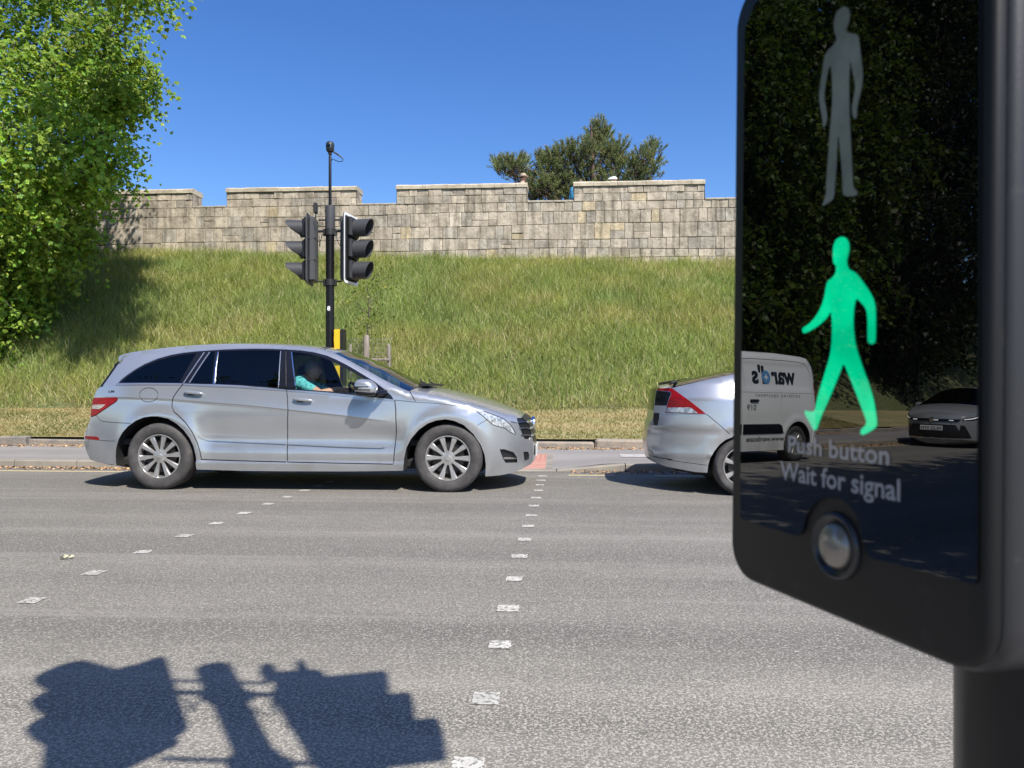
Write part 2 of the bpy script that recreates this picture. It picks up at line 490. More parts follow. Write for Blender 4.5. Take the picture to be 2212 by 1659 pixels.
# far kerb: separate stones, sunk at the crossing
kb = MB()
x = -60.0
while x < 40:
    x1 = x + 0.905
    V = []
    for xx in (x, x1):
        h = float(kerb_h(xx))
        V += [(xx, KERB_Y, -0.1), (xx, KERB_Y + 0.004, h - 0.018), (xx, KERB_Y + 0.018, h), (xx, PAVE_Y + 0.004, h + 0.003), (xx, PAVE_Y + 0.004, -0.1)]
    kb.add(V, [(0, 1, 6, 5), (1, 2, 7, 6), (2, 3, 8, 7), (3, 4, 9, 8), (0, 4, 3, 2, 1), (5, 6, 7, 8, 9)])
    x = x1 + 0.012
    for edge in (X_TACT0 - 0.86, X_TACT0, X_TACT1, X_TACT1 + 0.86):   # joints where the drop starts and ends
        if x < edge < x + 0.9: x = edge if edge - x < 0.3 else x
tag(kb.build("kerb", M['kerb']), kind='structure')

# road markings: painted squares that edge the crossing, worn; yellow line along the channel
right_row = [(1050, 1510, 1), (1080, 1394, 1), (1098, 1315, 1), (1111, 1251, 1), (1122, 1202, 1), (1133, 1166, 1), (1141, 1137, 1), (1148, 1114, 1), (1153, 1093, 1), (1158, 1076, 1), (1163, 1060, 1), (1166, 1048, 1), (1169, 1038, 1), (1172, 1029, 1), (1010, 1656, 1)]
left_row = [(69, 1298, 1), (204, 1238, 1), (309, 1193, 1), (398, 1158, 1), (468, 1131, 1), (527, 1109, 1), (579, 1089, 1), (620, 1074, 1), (658, 1060, 1), (688, 1050, 1), (712, 1041, 1)]
for px, py, _ in right_row + left_row:
    g = on_ground(px, py)
    sb = MB()
    h = 0.050 + random.uniform(-0.003, 0.005)
    n = 6
    ring = []
    for (ax, ay), (bx, by) in (((-1, -1), (1, -1)), ((1, -1), (1, 1)), ((1, 1), (-1, 1)), ((-1, 1), (-1, -1))):
        for k in range(n):
            t = k / n
            ring.append((g.x + h * (ax + (bx - ax) * t) + random.uniform(-.003, .003), g.y + h * 1.08 * (ay + (by - ay) * t) + random.uniform(-.003, .003), 0.004))
    sb.add(ring, [tuple(range(len(ring)))])
    sb.build("painted_square", M['paint'], road)
yb = MB()
def yl(xa, xb):
    n = max(2, int((xb - xa) / 0.25)); V = []
    for i in range(n + 1):
        xx = xa + (xb - xa) * i / n
        V += [(xx, 9.84 + 0.004 * math.sin(xx * 3), 0.004), (xx, 9.925 + 0.004 * math.sin(xx * 2.3), 0.004)]
    yb.add(V, [(2 * i, 2 * i + 2, 2 * i + 3, 2 * i + 1) for i in range(n)])
yl(-60, -2.95); yl(0.05, 0.62); yl(1.15, 1.75); yl(2.2, 40)
yb.build("yellow_line", M['yellow_paint'], road)

# stone edging at the back of the footway
sb = MB(); x = -60.0
while x < 40:
    L = random.uniform(0.55, 1.25)
    h = random.uniform(0.10, 0.17)
    sb.box((x + L / 2, BACK_Y + 0.13 + random.uniform(-.02, .02), 0.11 + h / 2 - 0.05), (L - 0.015, 0.2 + random.uniform(0, .05), h + 0.1), ch=random.uniform(0.015, 0.04),
           rot=Matrix.Rotation(random.uniform(-.02, .02), 3, 'Y'))
    x += L
tag(sb.build("edging", M['edging'], smooth=30), kind='structure')

# verge and bank (one sheet up to the wall and the level ground behind it)
xs = np.concatenate([np.linspace(-110, -32, 20), np.linspace(-30, 26, 141), np.linspace(28, 100, 16)])
verge = grid_mesh("verge", xs, np.linspace(BACK_Y + 0.12, BANK_Y, 14), lambda X, Y: bank_z(X, np.maximum(Y, VERGE_Y)), M['verge'])
bank = grid_mesh("grass_bank", xs, np.concatenate([np.linspace(BANK_Y, WALL_Y, 36), np.linspace(WALL_Y + 0.3, 60, 12)]), lambda X, Y: bank_z(X, Y), M['soil'])
walk = MB(); walk.box((-10, WALL_Y + 1.35, 5.40), (80, 1.6, 0.72))
tag(walk.build("wall_walk", M['paving']), kind='structure')

# ------------------------------------------------------------------ grass: blades as real geometry
def blades(name, X, Y, Z, H, W, tone, lean, segs=2):
    n = len(X)
    ph = rng.uniform(0, 2 * np.pi, n)
    dx, dy = np.cos(ph), np.sin(ph)
    th = rng.uniform(0, 2 * np.pi, n)
    wx, wy = np.cos(th) * W, np.sin(th) * W
    base = np.stack([X, Y, Z], 1)
    side = np.stack([wx, wy, np.zeros(n)], 1)
    rows = []
    for k in range(segs + 1):
        t = k / segs
        off = np.stack([dx * lean * H * t ** 1.8, dy * lean * H * t ** 1.8, H * (t - 0.25 * lean * t * t)], 1)
        w = (1 - t) ** 0.7 if k < segs else 0.12
        rows += [base + off - side * w, base + off + side * w]
    P = np.stack(rows, 1)                                  # n, 2(segs+1), 3
    m = 2 * (segs + 1)
    idx = np.arange(n)[:, None] * m
    F = np.concatenate([idx + np.array([[2 * k, 2 * k + 1, 2 * k + 3, 2 * k + 2]]) for k in range(segs)], 0)
    c = np.repeat(tone, m, 0)
    return fast_mesh(name, P.reshape(-1, 3), F, c)

M['grass'] = mat("grass_blades", rough=0.5, attr=True, leaf=0.40, spec=0.4)
n = 300000
X = rng.uniform(-24, 19, n); Y = BANK_Y - 0.25 + (WALL_Y + 0.1 - BANK_Y) * rng.uniform(0, 1, n) ** 1.05
keep = (np.abs(X + 2.5) < 16.5) | (rng.uniform(0, 1, n) < 0.3)
edge = BANK_Y + 0.35 * (fbm(X, X * 0, 1.2, 9) - 0.5)
keep &= Y > edge
X, Y = X[keep], Y[keep]; n = len(X)
Z = bank_z(X, Y) - 0.03
clump = fbm(X, Y, 1.4, 11)
dry = fbm(X * 0.75, Y * 1.5, 0.8, 21)
bot = smooth01(1 - (Y - BANK_Y) / 0.7)
sun_dry = smooth01((X + 1.5) / 7) * smooth01((Y - 18.8) / 2.5)    # straw patches up on the right of the bank
H = (0.17 + 0.19 * clump + rng.uniform(-.07, .12, n)) * (1 - 0.35 * bot)
gcol = np.array([[0.300, 0.350, 0.100]]) * (0.78 + 0.44 * fbm(X, Y, 2.4, 31))[:, None] * rng.uniform(0.72, 1.32, n)[:, None]
gcol = gcol * (1 + np.stack([0.22 * (dry - 0.5), 0.05 * (dry - 0.5), 0 * dry], 1) * 2)
straw = np.array([[0.56, 0.50, 0.27]]) * rng.uniform(0.7, 1.2, n)[:, None]
p_straw = 0.10 + 0.24 * smooth01((dry - 0.58) / 0.2) + 0.30 * bot + 0.55 * sun_dry * smooth01((fbm(X, Y, 1.1, 51) - 0.42) / 0.2)
is_s = rng.uniform(0, 1, n) < p_straw
tone = np.where(is_s[:, None], straw, gcol)
me = blades("tall_grass", X, Y, Z, H, rng.uniform(0.005, 0.011, n), tone, rng.uniform(0.15, 0.95, n))
tag(link("tall_grass", me, M['grass']), "tall green grass with straw patches on the bank below the wall", "grass", kind='stuff')

# taller seeding stems and rank tufts standing out of the sward
n = 8000
X = rng.uniform(-20, 16, n); Y = rng.uniform(BANK_Y + 0.2, WALL_Y, n)
k = fbm(X, Y, 0.7, 91) + rng.uniform(-.12, .12, n) > 0.52
X, Y = X[k], Y[k]; n = len(X)
pale = rng.uniform(0, 1, n) < 0.6
tone = np.where(pale[:, None], np.array([[0.60, 0.54, 0.30]]), np.array([[0.16, 0.24, 0.05]])) * rng.uniform(0.75, 1.15, n)[:, None]
me = blades("seeding_grass", X, Y, bank_z(X, Y) - .02, rng.uniform(0.36, 0.62, n), np.where(pale, 0.0045, 0.010), tone, rng.uniform(0.1, 0.6, n))
tag(link("seeding_grass", me, M['grass']), "taller pale seeding stems and dark tufts standing out of the bank grass", "grass", kind='stuff')

n = 130000
X = rng.uniform(-22, 17, n); Y = rng.uniform(VERGE_Y - 0.1, BANK_Y + 0.25, n)
Z = bank_z(X, np.maximum(Y, VERGE_Y)) - 0.01
tone = np.array([[0.40, 0.32, 0.155]]) * rng.uniform(0.6, 1.2, n)[:, None]
gg = fbm(X * 0.6, Y, 1.3, 61)
green = rng.uniform(0, 1, n) < 0.20 + 0.75 * smooth01((gg - 0.5) / 0.18)
tone = np.where(green[:, None], np.array([[0.17, 0.185, 0.055]]) * rng.uniform(0.7, 1.2, n)[:, None], tone)
me = blades("mown_grass", X, Y, Z, rng.uniform(0.03, 0.085, n), rng.uniform(0.005, 0.010, n), tone, rng.uniform(0.4, 1.5, n), segs=1)
tag(link("mown_grass", me, M['grass']), "short dry straw coloured grass on the verge behind the far pavement", "grass", kind='stuff')

# fallen leaves gathered in the channel and along the edging stones
M['litter'] = mat("dead_leaves", rough=0.8, attr=True)
def litter(name, X, Y, Z, label):
    n = len(X)
    a = rng.uniform(0, 2 * np.pi, n); L = rng.uniform(0.012, 0.034, n); Wd = L * rng.uniform(0.35, 0.7, n)
    up = rng.uniform(0.002, 0.022, n)
    ca, sa = np.cos(a), np.sin(a)
    P = np.stack([np.stack([X - ca * L, Y - sa * L, Z + 0.004 + up * rng.uniform(0, 1, n)], 1), np.stack([X + sa * Wd, Y - ca * Wd, Z + 0.005 + up], 1),
                  np.stack([X + ca * L, Y + sa * L, Z + 0.006 + up * rng.uniform(0, 1.6, n)], 1), np.stack([X - sa * Wd, Y + ca * Wd, Z + 0.005], 1)], 1)
    c = np.array([[0.44, 0.27, 0.13]]) * rng.uniform(0.5, 1.35, n)[:, None] * np.stack([np.ones(n), rng.uniform(.85, 1.15, n), rng.uniform(.8, 1.3, n)], 1)
    me = fast_mesh(name, P.reshape(-1, 3), np.arange(n * 4).reshape(-1, 4), np.repeat(c, 4, 0))
    tag(link(name, me, M['litter']), label, "leaf litter", kind='stuff')
n = 9000
X = rng.uniform(-20, 16, n); Y = KERB_Y - 0.01 - np.abs(rng.normal(0, 0.13, n))
k = (Y > 9.95) & (rng.uniform(0, 1, n) < 0.25 + 0.9 * fbm(X, X * 0, 0.9, 71)) & ~((X > X_TACT0 - .3) & (X < X_TACT1 + .3))
litter("fallen_leaves", X[k], Y[k], np.zeros(k.sum()), "dry brown leaves gathered in the gutter below the far kerb")
n = 6000
X = rng.uniform(-20, 16, n); Y = BACK_Y + 0.02 - np.abs(rng.normal(0, 0.16, n))
k = rng.uniform(0, 1, n) < 0.4 + 0.8 * fbm(X, X * 0, 0.9, 73)
litter("fallen_leaves", X[k], Y[k], pave_z(X[k], Y[k]), "dry brown leaves at the foot of the old edging stones")

# ================================================================== the town wall with its battlements
M['stone'] = mat("wall_stone", rough=0.9, attr=True, noise=[
    dict(scale=2.6, detail=8, color=(0.58, 0.565, 0.54), mode='MULTIPLY', lo=0.42, hi=0.68),
    dict(scale=1.0, stretch=(6.0, 6.0, 0.5), detail=6, color=(0.40, 0.395, 0.385), mode='MULTIPLY', lo=0.46, hi=0.70, amt=0.9),
    dict(scale=9, detail=8, color=(0.56, 0.54, 0.51), mode='MULTIPLY', lo=0.48, hi=0.72, amt=0.7), dict(scale=30, detail=5, color=(0.55, 0.53, 0.5), mode='MULTIPLY', lo=0.52, hi=0.70, amt=0.8),
    dict(scale=6.5, detail=6, color=(0.46, 0.41, 0.32), mode='MIX', lo=0.60, hi=0.72, amt=0.5)],
    bump=[dict(scale=8, detail=8, strength=0.6, dist=0.04), dict(scale=40, detail=5, strength=0.5, dist=0.012)])
M['mortar'] = mat("wall_mortar", (0.29, 0.255, 0.205), 0.95, noise=[dict(scale=9, color=(0.11, 0.10, 0.085), lo=0.4, hi=0.7)], bump=[dict(scale=40, strength=0.5, dist=0.01)])
wx = lambda px, py=420: on_plane(px, py, WALL_Y).x
merlons = [(-40.0, wx(-620)), (wx(-470), wx(-215)), (wx(-130), wx(128)), (wx(128), wx(415)), (wx(490), wx(770)), (wx(857), wx(1138)), (wx(1240), wx(1522)), (wx(1610), wx(1900)), (wx(1985), wx(2270)), (wx(2360), wx(2700))]
merlons[2:4] = [(wx(150), wx(415))]
merlons[1] = (wx(-210), wx(60))
W_X0, W_X1 = -40.0, merlons[-1][1] + 1.4
SILL, MTOP, THICK = 6.46, 6.90, 0.62
town_wall = thing("town_wall", "long battlemented wall of weathered pale stone blocks along the top of the grass bank", "wall", (0, WALL_Y, 3.6))
def tone_of():
    r = random.random()
    if r < 0.60: c = (0.405, 0.352, 0.272)
    elif r < 0.80: c = (0.36, 0.322, 0.262)
    elif r < 0.87: c = (0.345, 0.315, 0.255)
    elif r < 0.96: c = (0.45, 0.395, 0.31)
    else: c = (0.45, 0.375, 0.245)
    k = random.uniform(1.02, 1.42)
    return tuple(q * k for q in c)
sv, sf, sc_ = [], [], []
def stone(x0, x1, z0, z1, proud, y_face=0.0, depth=0.09, tone=None, cham=0.010, jitter=0.012):
    """a block whose dressed face stands a little in front of the mortar (y is towards the camera = negative)"""
    b = len(sv)
    j = lambda: random.uniform(-jitter, jitter)
    back = [(x0, z0), (x1, z0), (x1, z1), (x0, z1)]
    fr = [(x0 + cham + j() * .5, z0 + cham + j() * .5), (x1 - cham + j() * .5, z0 + cham + j() * .5), (x1 - cham + j() * .5, z1 - cham + j() * .5), (x0 + cham + j() * .5, z1 - cham + j() * .5)]
    for x, z in back: sv.append((x, y_face + depth, z))
    for x, z in back: sv.append((x, y_face - proud + 0.012, z))
    for x, z in fr: sv.append((x, y_face - proud + j() * .7, z))
    fs = [(8, 9, 10, 11)] + [(4 + i, 4 + (i + 1) % 4, 8 + (i + 1) % 4, 8 + i) for i in range(4)] + [(i, (i + 1) % 4, 4 + (i + 1) % 4, 4 + i) for i in range(4)]
    for f in fs: sf.append(tuple(b + q for q in f))
    sc_.extend([tone or tone_of()] * 12)
lev = [3.6, 3.95, 4.28, 4.55, 4.80, 5.09, 5.41, 5.83, 6.18, SILL]
wave = lambda x, s: 0.03 * math.sin(x * 0.33 + s * 1.7) + 0.02 * math.sin(x * 0.81 + s * 2.9)
for i in range(len(lev) - 1):
    x = W_X0
    while x < W_X1:
        hgt = lev[i + 1] - lev[i]
        L = hgt * random.choice([0.5, 0.7, 0.85, 1.0, 1.2, 1.5]) * random.uniform(0.85, 1.2)
        x1 = min(x + max(L, 0.24), W_X1)
        z0, z1 = lev[i] + wave(x, i), lev[i + 1] + (wave(x, i + 1) if i + 1 < len(lev) - 1 else 0)
        if random.random() < 0.13 and hgt > 0.3:
            zm = (z0 + z1) / 2 + random.uniform(-.05, .05)
            stone(x, x1 - 0.008, z0 + 0.004, zm - 0.004, random.uniform(0.01, 0.035)); stone(x, x1 - 0.008, zm + 0.004, z1 - 0.004, random.uniform(0.01, 0.035))
        else:
            stone(x, x1 - random.uniform(.006, .014), z0 + 0.005, z1 - 0.005, random.uniform(0.006, 0.024))
        x = x1
def wall_block(mb, x0, x1, z0, z1):
    mb.box(((x0 + x1) / 2, THICK / 2 + 0.008, (z0 + z1) / 2), (x1 - x0, THICK, z1 - z0))
core = MB(); wall_block(core, W_X0, W_X1, 3.4, SILL - 0.01)
for a, b in merlons:                      # two courses of smaller stones and the quoins of each merlon
    wall_block(core, a + 0.02, b - 0.02, SILL - 0.02, MTOP - 0.005)
    for z0, z1 in ((SILL, 6.69), (6.69, MTOP)):
        x = a
        while x < b - 0.02:
            x1 = min(x + random.uniform(0.24, 0.55), b)
            if b - x1 < 0.16: x1 = b
            stone(x, x1 - 0.01, z0 + 0.004, z1 - 0.004, random.uniform(0.006, 0.03), depth=0.12)
            x = x1
    for xx, s in ((b, 1), (a, -1)):       # returns of the embrasures
        for z0, z1 in ((SILL, 6.69), (6.69, MTOP)):
            y = 0.0
            while y < THICK - 0.05:
                y1 = min(y + random.uniform(0.25, 0.4), THICK + 0.01)
                bb = len(sv); t = tone_of()
                e = xx + s * random.uniform(0.0, 0.012)
                sv.extend([(e, y + .004, z0 + .004), (e, y1 - .004, z0 + .004), (e, y1 - .004, z1 - .004), (e, y + .004, z1 - .004)])
                sf.append((bb, bb + 1, bb + 2, bb + 3) if s > 0 else (bb + 3, bb + 2, bb + 1, bb)); sc_.extend([t] * 4)
                y = y1
def tone_mesh(name, V, F, C, mats, parent):
    me = bpy.data.meshes.new(name); me.from_pydata(V, [], F)
    at = me.color_attributes.new("tone", 'FLOAT_COLOR', 'POINT')
    c = np.ones((len(V), 4), dtype=np.float32); c[:, :3] = np.array(C); at.data.foreach_set("color", c.ravel())
    me.update()
    return link(name, me, mats, parent)
off = Vector((0, WALL_Y, 3.6))
rel = lambda vs: [(v[0], v[1], v[2] - 3.6) for v in vs]
tone_mesh("stone_face", rel(sv), sf, sc_, M['stone'], town_wall)
core.v = rel(core.v); core.build("wall_core", M['mortar'], town_wall)
M['coping'] = mat("coping_stone", rough=0.88, attr=True, noise=[dict(scale=4, detail=6, color=(0.66, 0.64, 0.6), mode='MULTIPLY', lo=0.42, hi=0.68), dict(scale=30, color=(0.66, 0.64, 0.6), mode='MULTIPLY', lo=0.55, hi=0.75)],
                  bump=[dict(scale=16, detail=5, strength=0.6, dist=0.02)])
spans = []
for i, (a, b) in enumerate(merlons):
    spans.append((a - 0.02, b + 0.02, MTOP, 0.15, True))
    if i + 1 < len(merlons): spans.append((b + 0.015, merlons[i + 1][0] - 0.015, SILL, 0.055, False))
for a, b, z, h, top in spans:
    V, F, C = [], [], []
    x = a
    while x < b - 0.05:
        x1 = min(x + random.uniform(0.35, 0.8), b)
        if b - x1 < 0.25: x1 = b
        kk = random.uniform(0.9, 1.12)
        t = tuple(q * kk for q in ((0.50, 0.44, 0.33) if top else (0.42, 0.375, 0.29)))
        bb = len(V)
        y0 = -0.055 if top else -0.03
        for xx in (x + .003, x1 - .005):
            jz = random.uniform(-.006, .006)
            V += [(xx, y0, z - 3.6), (xx, y0 - 0.005, z + h * 0.62 - 3.6 + jz), (xx, y0 + (0.11 if top else 0.03), z + h - 3.6 + jz), (xx, THICK + 0.05, z + h - 3.6), (xx, THICK + 0.05, z - 3.6)]
        F += [(bb + q, bb + q + 1, bb + q + 6, bb + q + 5) for q in range(4)] + [(bb + 4, bb, bb + 5, bb + 9), (bb, bb + 4, bb + 3, bb + 2, bb + 1), (bb + 5, bb + 6, bb + 7, bb + 8, bb + 9)]
        C += [t] * 10
        x = x1
    if V: tone_mesh("merlon_coping" if top else "embrasure_sill", V, [tuple(reversed(f)) for f in F], C, M['coping'], town_wall)
# ================================================================== lettering
def text_mesh(body, height, width=None, bold=0.0, spacing=1.0):
    """flat letters in the XY plane, left baseline corner at the origin; height = capital height"""
    cu = bpy.data.curves.new("letters", 'FONT')
    cu.body = body; cu.size = 1.0; cu.offset = bold; cu.space_character = spacing
    cu.resolution_u = 4
    ob = bpy.data.objects.new("letters", cu); COL.objects.link(ob)
    bpy.context.view_layer.update()
    me = bpy.data.meshes.new_from_object(ob.evaluated_get(bpy.context.evaluated_depsgraph_get()))
    bpy.data.objects.remove(ob); bpy.data.curves.remove(cu)
    V = np.array([v.co[:] for v in me.vertices]); F = [tuple(p.vertices) for p in me.polygons]
    bpy.data.meshes.remove(me)
    V[:, 0] -= V[:, 0].min()
    s = height / 0.72
    sx = s if width is None else width / V[:, 0].max()
    return [(v[0] * sx, v[1] * s) for v in V], F

def put_text(name, body, fr, height, width, m, parent, bold=0.0, spacing=1.0):
    P, F = text_mesh(body, height, width, bold, spacing)
    mb = MB(); mb.add([fr(a, b) for a, b in P], F)
    return mb.build(name, m, parent, fix=False)

# ================================================================== traffic signals
M['signal'] = mat("signal_black", (0.020, 0.020, 0.022), 0.5, noise=[dict(scale=3, color=(0.045, 0.044, 0.043), lo=0.5, hi=0.8)])
M['signal_grey'] = mat("signal_back_grey", (0.060, 0.062, 0.066), 0.55, noise=[dict(scale=5, color=(0.06, 0.062, 0.068), lo=0.45, hi=0.7)])
M['hood'] = mat("signal_hood", (0.044, 0.045, 0.048), 0.5)
M['pole'] = mat("pole_black", (0.006, 0.006, 0.007), 0.36, spec=0.35, noise=[dict(scale=9, stretch=(1, 1, 0.05), color=(0.020, 0.012, 0.010), lo=0.5, hi=0.8)])
M['sleeve'] = mat("pole_sleeve", (0.065, 0.065, 0.070), 0.5)
M['white'] = mat("white_border", (0.82, 0.82, 0.80), 0.45)
M['dark_lens'] = mat("unlit_lens", (0.02, 0.018, 0.016), 0.15)
M['yellow'] = mat("yellow_plastic", (0.78, 0.50, 0.02), 0.4, noise=[dict(scale=4, color=(0.66, 0.41, 0.02), lo=0.5, hi=0.85)])

def rounded(w, h, r, n=6):
    out = []
    for cx, cy, a0 in ((w - r, h - r, 0), (-w + r, h - r, 90), (-w + r, -h + r, 180), (w - r, -h + r, 270)):
        for k in range(n + 1):
            a = math.radians(a0 + 90 * k / n); out.append((cx + r * math.cos(a), cy + r * math.sin(a)))
    return out

def signal_head(root, loc, ang, aerial=False, cut=1.0):
    """three-lamp head that faces +x of its own frame, turned by ang"""
    R = Matrix.Rotation(ang, 3, 'Z')
    T = lambda p: R @ Vector(p) + Vector(loc)
    put = lambda mb: setattr(mb, 'v', [tuple(T(p)) for p in mb.v]) or mb
    b = MB(); b.box((-0.055, 0, 0), (0.09, 0.30, 0.92), ch=0.02)
    for z in (-0.155, 0.155): b.box((-0.055, 0, z), (0.096, 0.306, 0.012))
    head = put(b).build("signal_head", M['signal_grey'], root, smooth=35)
    b = MB(); b.prism(rounded(0.245, 0.50, 0.05), -0.006, 0.006, lambda y, z, d: (d, y, z))
    put(b).build("backing_board", M['signal_grey'], head)
    b = MB()                                      # white border on the front of the board, a frame 40 mm wide
    o, i = rounded(0.245, 0.50, 0.05), rounded(0.207, 0.462, 0.03)
    n = len(o)
    b.add([(0.0085, y, z) for y, z in o] + [(0.0085, y, z) for y, z in i], [(k, (k + 1) % n, n + (k + 1) % n, n + k) for k in range(n)])
    put(b).build("white_border", M['white'], head)
    b = MB(); b.prism(rounded(0.205, 0.46, 0.03), 0.007, 0.010, lambda y, z, d: (d, y, z))
    for z in (-0.305, 0, 0.305): b.box((0.045, 0, z), (0.07, 0.30, 0.285), ch=0.025)
    put(b).build("lamp_housing", M['signal'], head, smooth=35)
    for z in (-0.305, 0, 0.305):
        h = MB(); n = 40; ring = []
        for r, sgn in ((0.124, 1), (0.117, -1)):
            for k in range(n):
                w = 2 * math.pi * k / n
                y, zz = r * math.sin(w), r * math.cos(w)
                t = (zz / r + 1) / 2                      # 1 at the top
                ring.append((y, zz, (0.125 + 0.20 * smooth01(t * 1.25)) if cut else (0.245 + 0.085 * t)))
        V = [(0.06, y, z + zz) for y, zz, e in ring[:n]] + [(float(e), y, z + zz) for y, zz, e in ring[:n]] + [(float(e), y, z + zz) for y, zz, e in ring[n:]] + [(0.06, y, z + zz) for y, zz, e in ring[n:]]
        F = [(k + q * n, (k + 1) % n + q * n, (k + 1) % n + (q + 1) * n, k + (q + 1) * n) for q in range(3) for k in range(n)]
        h.add(V, F)
        put(h).build("hood", M['hood'], head, smooth=40)
        l = MB(); l.lathe([(0.0, 0.097), (0.05, 0.095), (0.09, 0.088), (0.118, 0.076)], n=28, axis='x', c=(0, 0, z))
        put(l).build("lens", M['dark_lens'], head, smooth=60)
    if aerial:
        b = MB(); b.box((-0.09, 0.02, 0.60), (0.05, 0.115, 0.15), ch=0.012); b.tube([(-0.09, 0.02, 0.53), (-0.09, 0.02, 0.45)], 0.008, 8)
        b.tube([(-0.09, 0.04, 0.53), (-0.10, 0.10, 0.47), (-0.085, 0.15, 0.38), (-0.1, 0.13, 0.25)], 0.005, 6)
        put(b).build("vehicle_detector", M['signal'], head)
    return head

def traffic_signal(root, mast=True, reach=0.30, turn=-8, back=188, reach_l=0.30):
    p = MB(); p.lathe([(0.075, -0.02), (0.075, 0.02), (0.0605, 0.03), (0.0605, 3.30)], n=28, axis='z')
    pole = p.build("pole", M['pole'], root, smooth=40)
    s = MB(); s.lathe([(0.0, 3.66), (0.070, 3.66), (0.070, 3.33), (0.064, 3.30), (0.0605, 3.30)], n=28, axis='z')
    s.build("pole_sleeve", M['sleeve'], root, smooth=40)
    hz = 3.03                                                        # head centre above the footway
    for sx, ang, aer, cut in ((reach, math.radians(turn), not mast, 0), (-reach_l, math.radians(back), mast, 1)):
        signal_head(root, (sx, 0.0, hz), ang, aer, cut)
        sg = 1 if sx > 0 else -1
        for dz in (0.43, 0.27, -0.455):
            b = MB(); b.tube([(sg * 0.055, 0, hz + dz), (sx - sg * 0.13, 0, hz + dz)], 0.013 if dz != 0.27 else 0.02, 8)
            b.build("bracket", M['signal'], root)
        b = MB(); b.tube([(sg * 0.06, -0.05, hz + 0.25), (sg * 0.10, -0.06, hz + 0.20), (sg * 0.13, -0.05, hz + 0.10), (sg * 0.15, 0, hz + 0.05), (sg * 0.16, 0, hz + 0.2)], 0.006, 6)
        b.build("cable", M['signal'], root)
    for dz in (0.27, -0.455):
        b = MB(); b.lathe([(0.0605, hz + dz - 0.06), (0.073, hz + dz - 0.06), (0.073, hz + dz + 0.03), (0.0605, hz + dz + 0.03)], n=24, axis='z')
        for sg in (-1, 1): b.box((sg * 0.082, 0, hz + dz - 0.02), (0.03, 0.05, 0.10), ch=0.006)
        b.build("clamp", M['signal'], root, smooth=40)
    if mast:
        b = MB(); b.lathe([(0.022, 3.64), (0.020, 4.38), (0.012, 4.40), (0.012, 4.44)], n=14, axis='z')
        b.build("mast", M['pole'], root, smooth=40)
        b = MB(); b.lathe([(0.0, 4.44), (0.040, 4.44), (0.054, 4.455), (0.060, 4.53), (0.056, 4.565), (0.035, 4.585), (0.0, 4.59)], n=24, axis='z')
        b.box((0, 0, 4.42), (0.05, 0.05, 0.05), ch=0.01)
        d = b.build("detector_camera", M['signal'], root, smooth=40)
        b = MB(); b.box((0.0, -0.057, 4.51), (0.05, 0.012, 0.05), ch=0.004); b.build("camera_window", M['chrome'], d)
        b = MB(); b.tube([(0.04, 0, 4.45), (0.10, 0, 4.41), (0.155, 0, 4.37), (0.19, 0, 4.33), (0.18, 0, 4.30), (0.12, 0, 4.30), (0.03, 0, 4.34), (0.01, 0, 4.28)], [0.011, 0.013, 0.009, 0.006, 0.006, 0.006, 0.006, 0.006], 8)
        b.build("cable", M['signal'], d, smooth=60)
    return root

FAR_Y = 10.86
fp = on_plane(713, 700, FAR_Y)
far_sig = traffic_signal(thing("traffic_signal", "black traffic signal pole with two lamp heads and mast camera, behind the estate car", "traffic light", (fp.x, FAR_Y, float(pave_z(fp.x, FAR_Y)))))
pz = float(pave_z(fp.x, FAR_Y))
zb = on_plane(713, 666, FAR_Y - 0.06).z - pz
b = MB()
arc = lambda a, z, r=0.0625: (r * math.sin(a), -r * math.cos(a), z)
b.add([arc(a, zb + dz) for a in (-0.45, -0.15, 0.15, 0.45) for dz in (-0.045, 0.045)], [(2 * i, 2 * i + 2, 2 * i + 3, 2 * i + 1) for i in range(3)])
pl = b.build("number_plate", M['signal'], far_sig)
put_text("numeral", "8", lambda a, c: (a - 0.022, -0.0645, zb - 0.03 + c), 0.06, 0.044, M['white'], pl, bold=0.03)

# two yellow pedestrian boxes strapped to the far pole
def yellow_box(z_mid, lower, label):
    t = thing("pedestrian_signal", label, "crossing unit", (fp.x + 0.02, FAR_Y - 0.005, z_mid))
    b = MB()
    prof = [(-0.145, 0.066, 0.155), (-0.12, 0.070, 0.16), (0.0, 0.062, 0.163), (0.10, 0.068, 0.16), (0.125, 0.062, 0.158), (0.145, 0.075, 0.155)]
    if lower: prof = [(-0.155, 0.125, 0.150), (-0.10, 0.112, 0.152), (0.0, 0.098, 0.155), (0.09, 0.085, 0.155), (0.118, 0.066, 0.155), (0.145, 0.070, 0.150)]
    V = []
    for z, x0, x1 in prof:
        V += [(x0, -0.085, z), (x1, -0.085, z), (x1, 0.085, z), (x0, 0.085, z)]
    F = [(4 * i + k, 4 * i + (k + 1) % 4, 4 * i + 4 + (k + 1) % 4, 4 * i + 4 + k) for i in range(len(prof) - 1) for k in range(4)] + [(3, 2, 1, 0), tuple(4 * len(prof) - 4 + k for k in range(4))]
    b.add(V, F); b.build("housing", M['yellow'], t, smooth=40)
    b = MB(); b.prism(rounded(0.09, 0.148, 0.02, 4), 0.153, 0.195, lambda y, z, d: (d, y, z)); b.build("front_panel", M['black'], t)
    b = MB(); b.box((0.055, 0, 0.0), (0.03, 0.06, 0.2)); b.build("mounting_bracket", M['black'], t)
    return t
yellow_box(on_plane(730, 734, FAR_Y).z, False, "yellow box with black front on the far signal pole, above the car roof")
yellow_box(on_plane(730, 812, FAR_Y).z, True, "tapered yellow push button box seen through the estate car's front window")

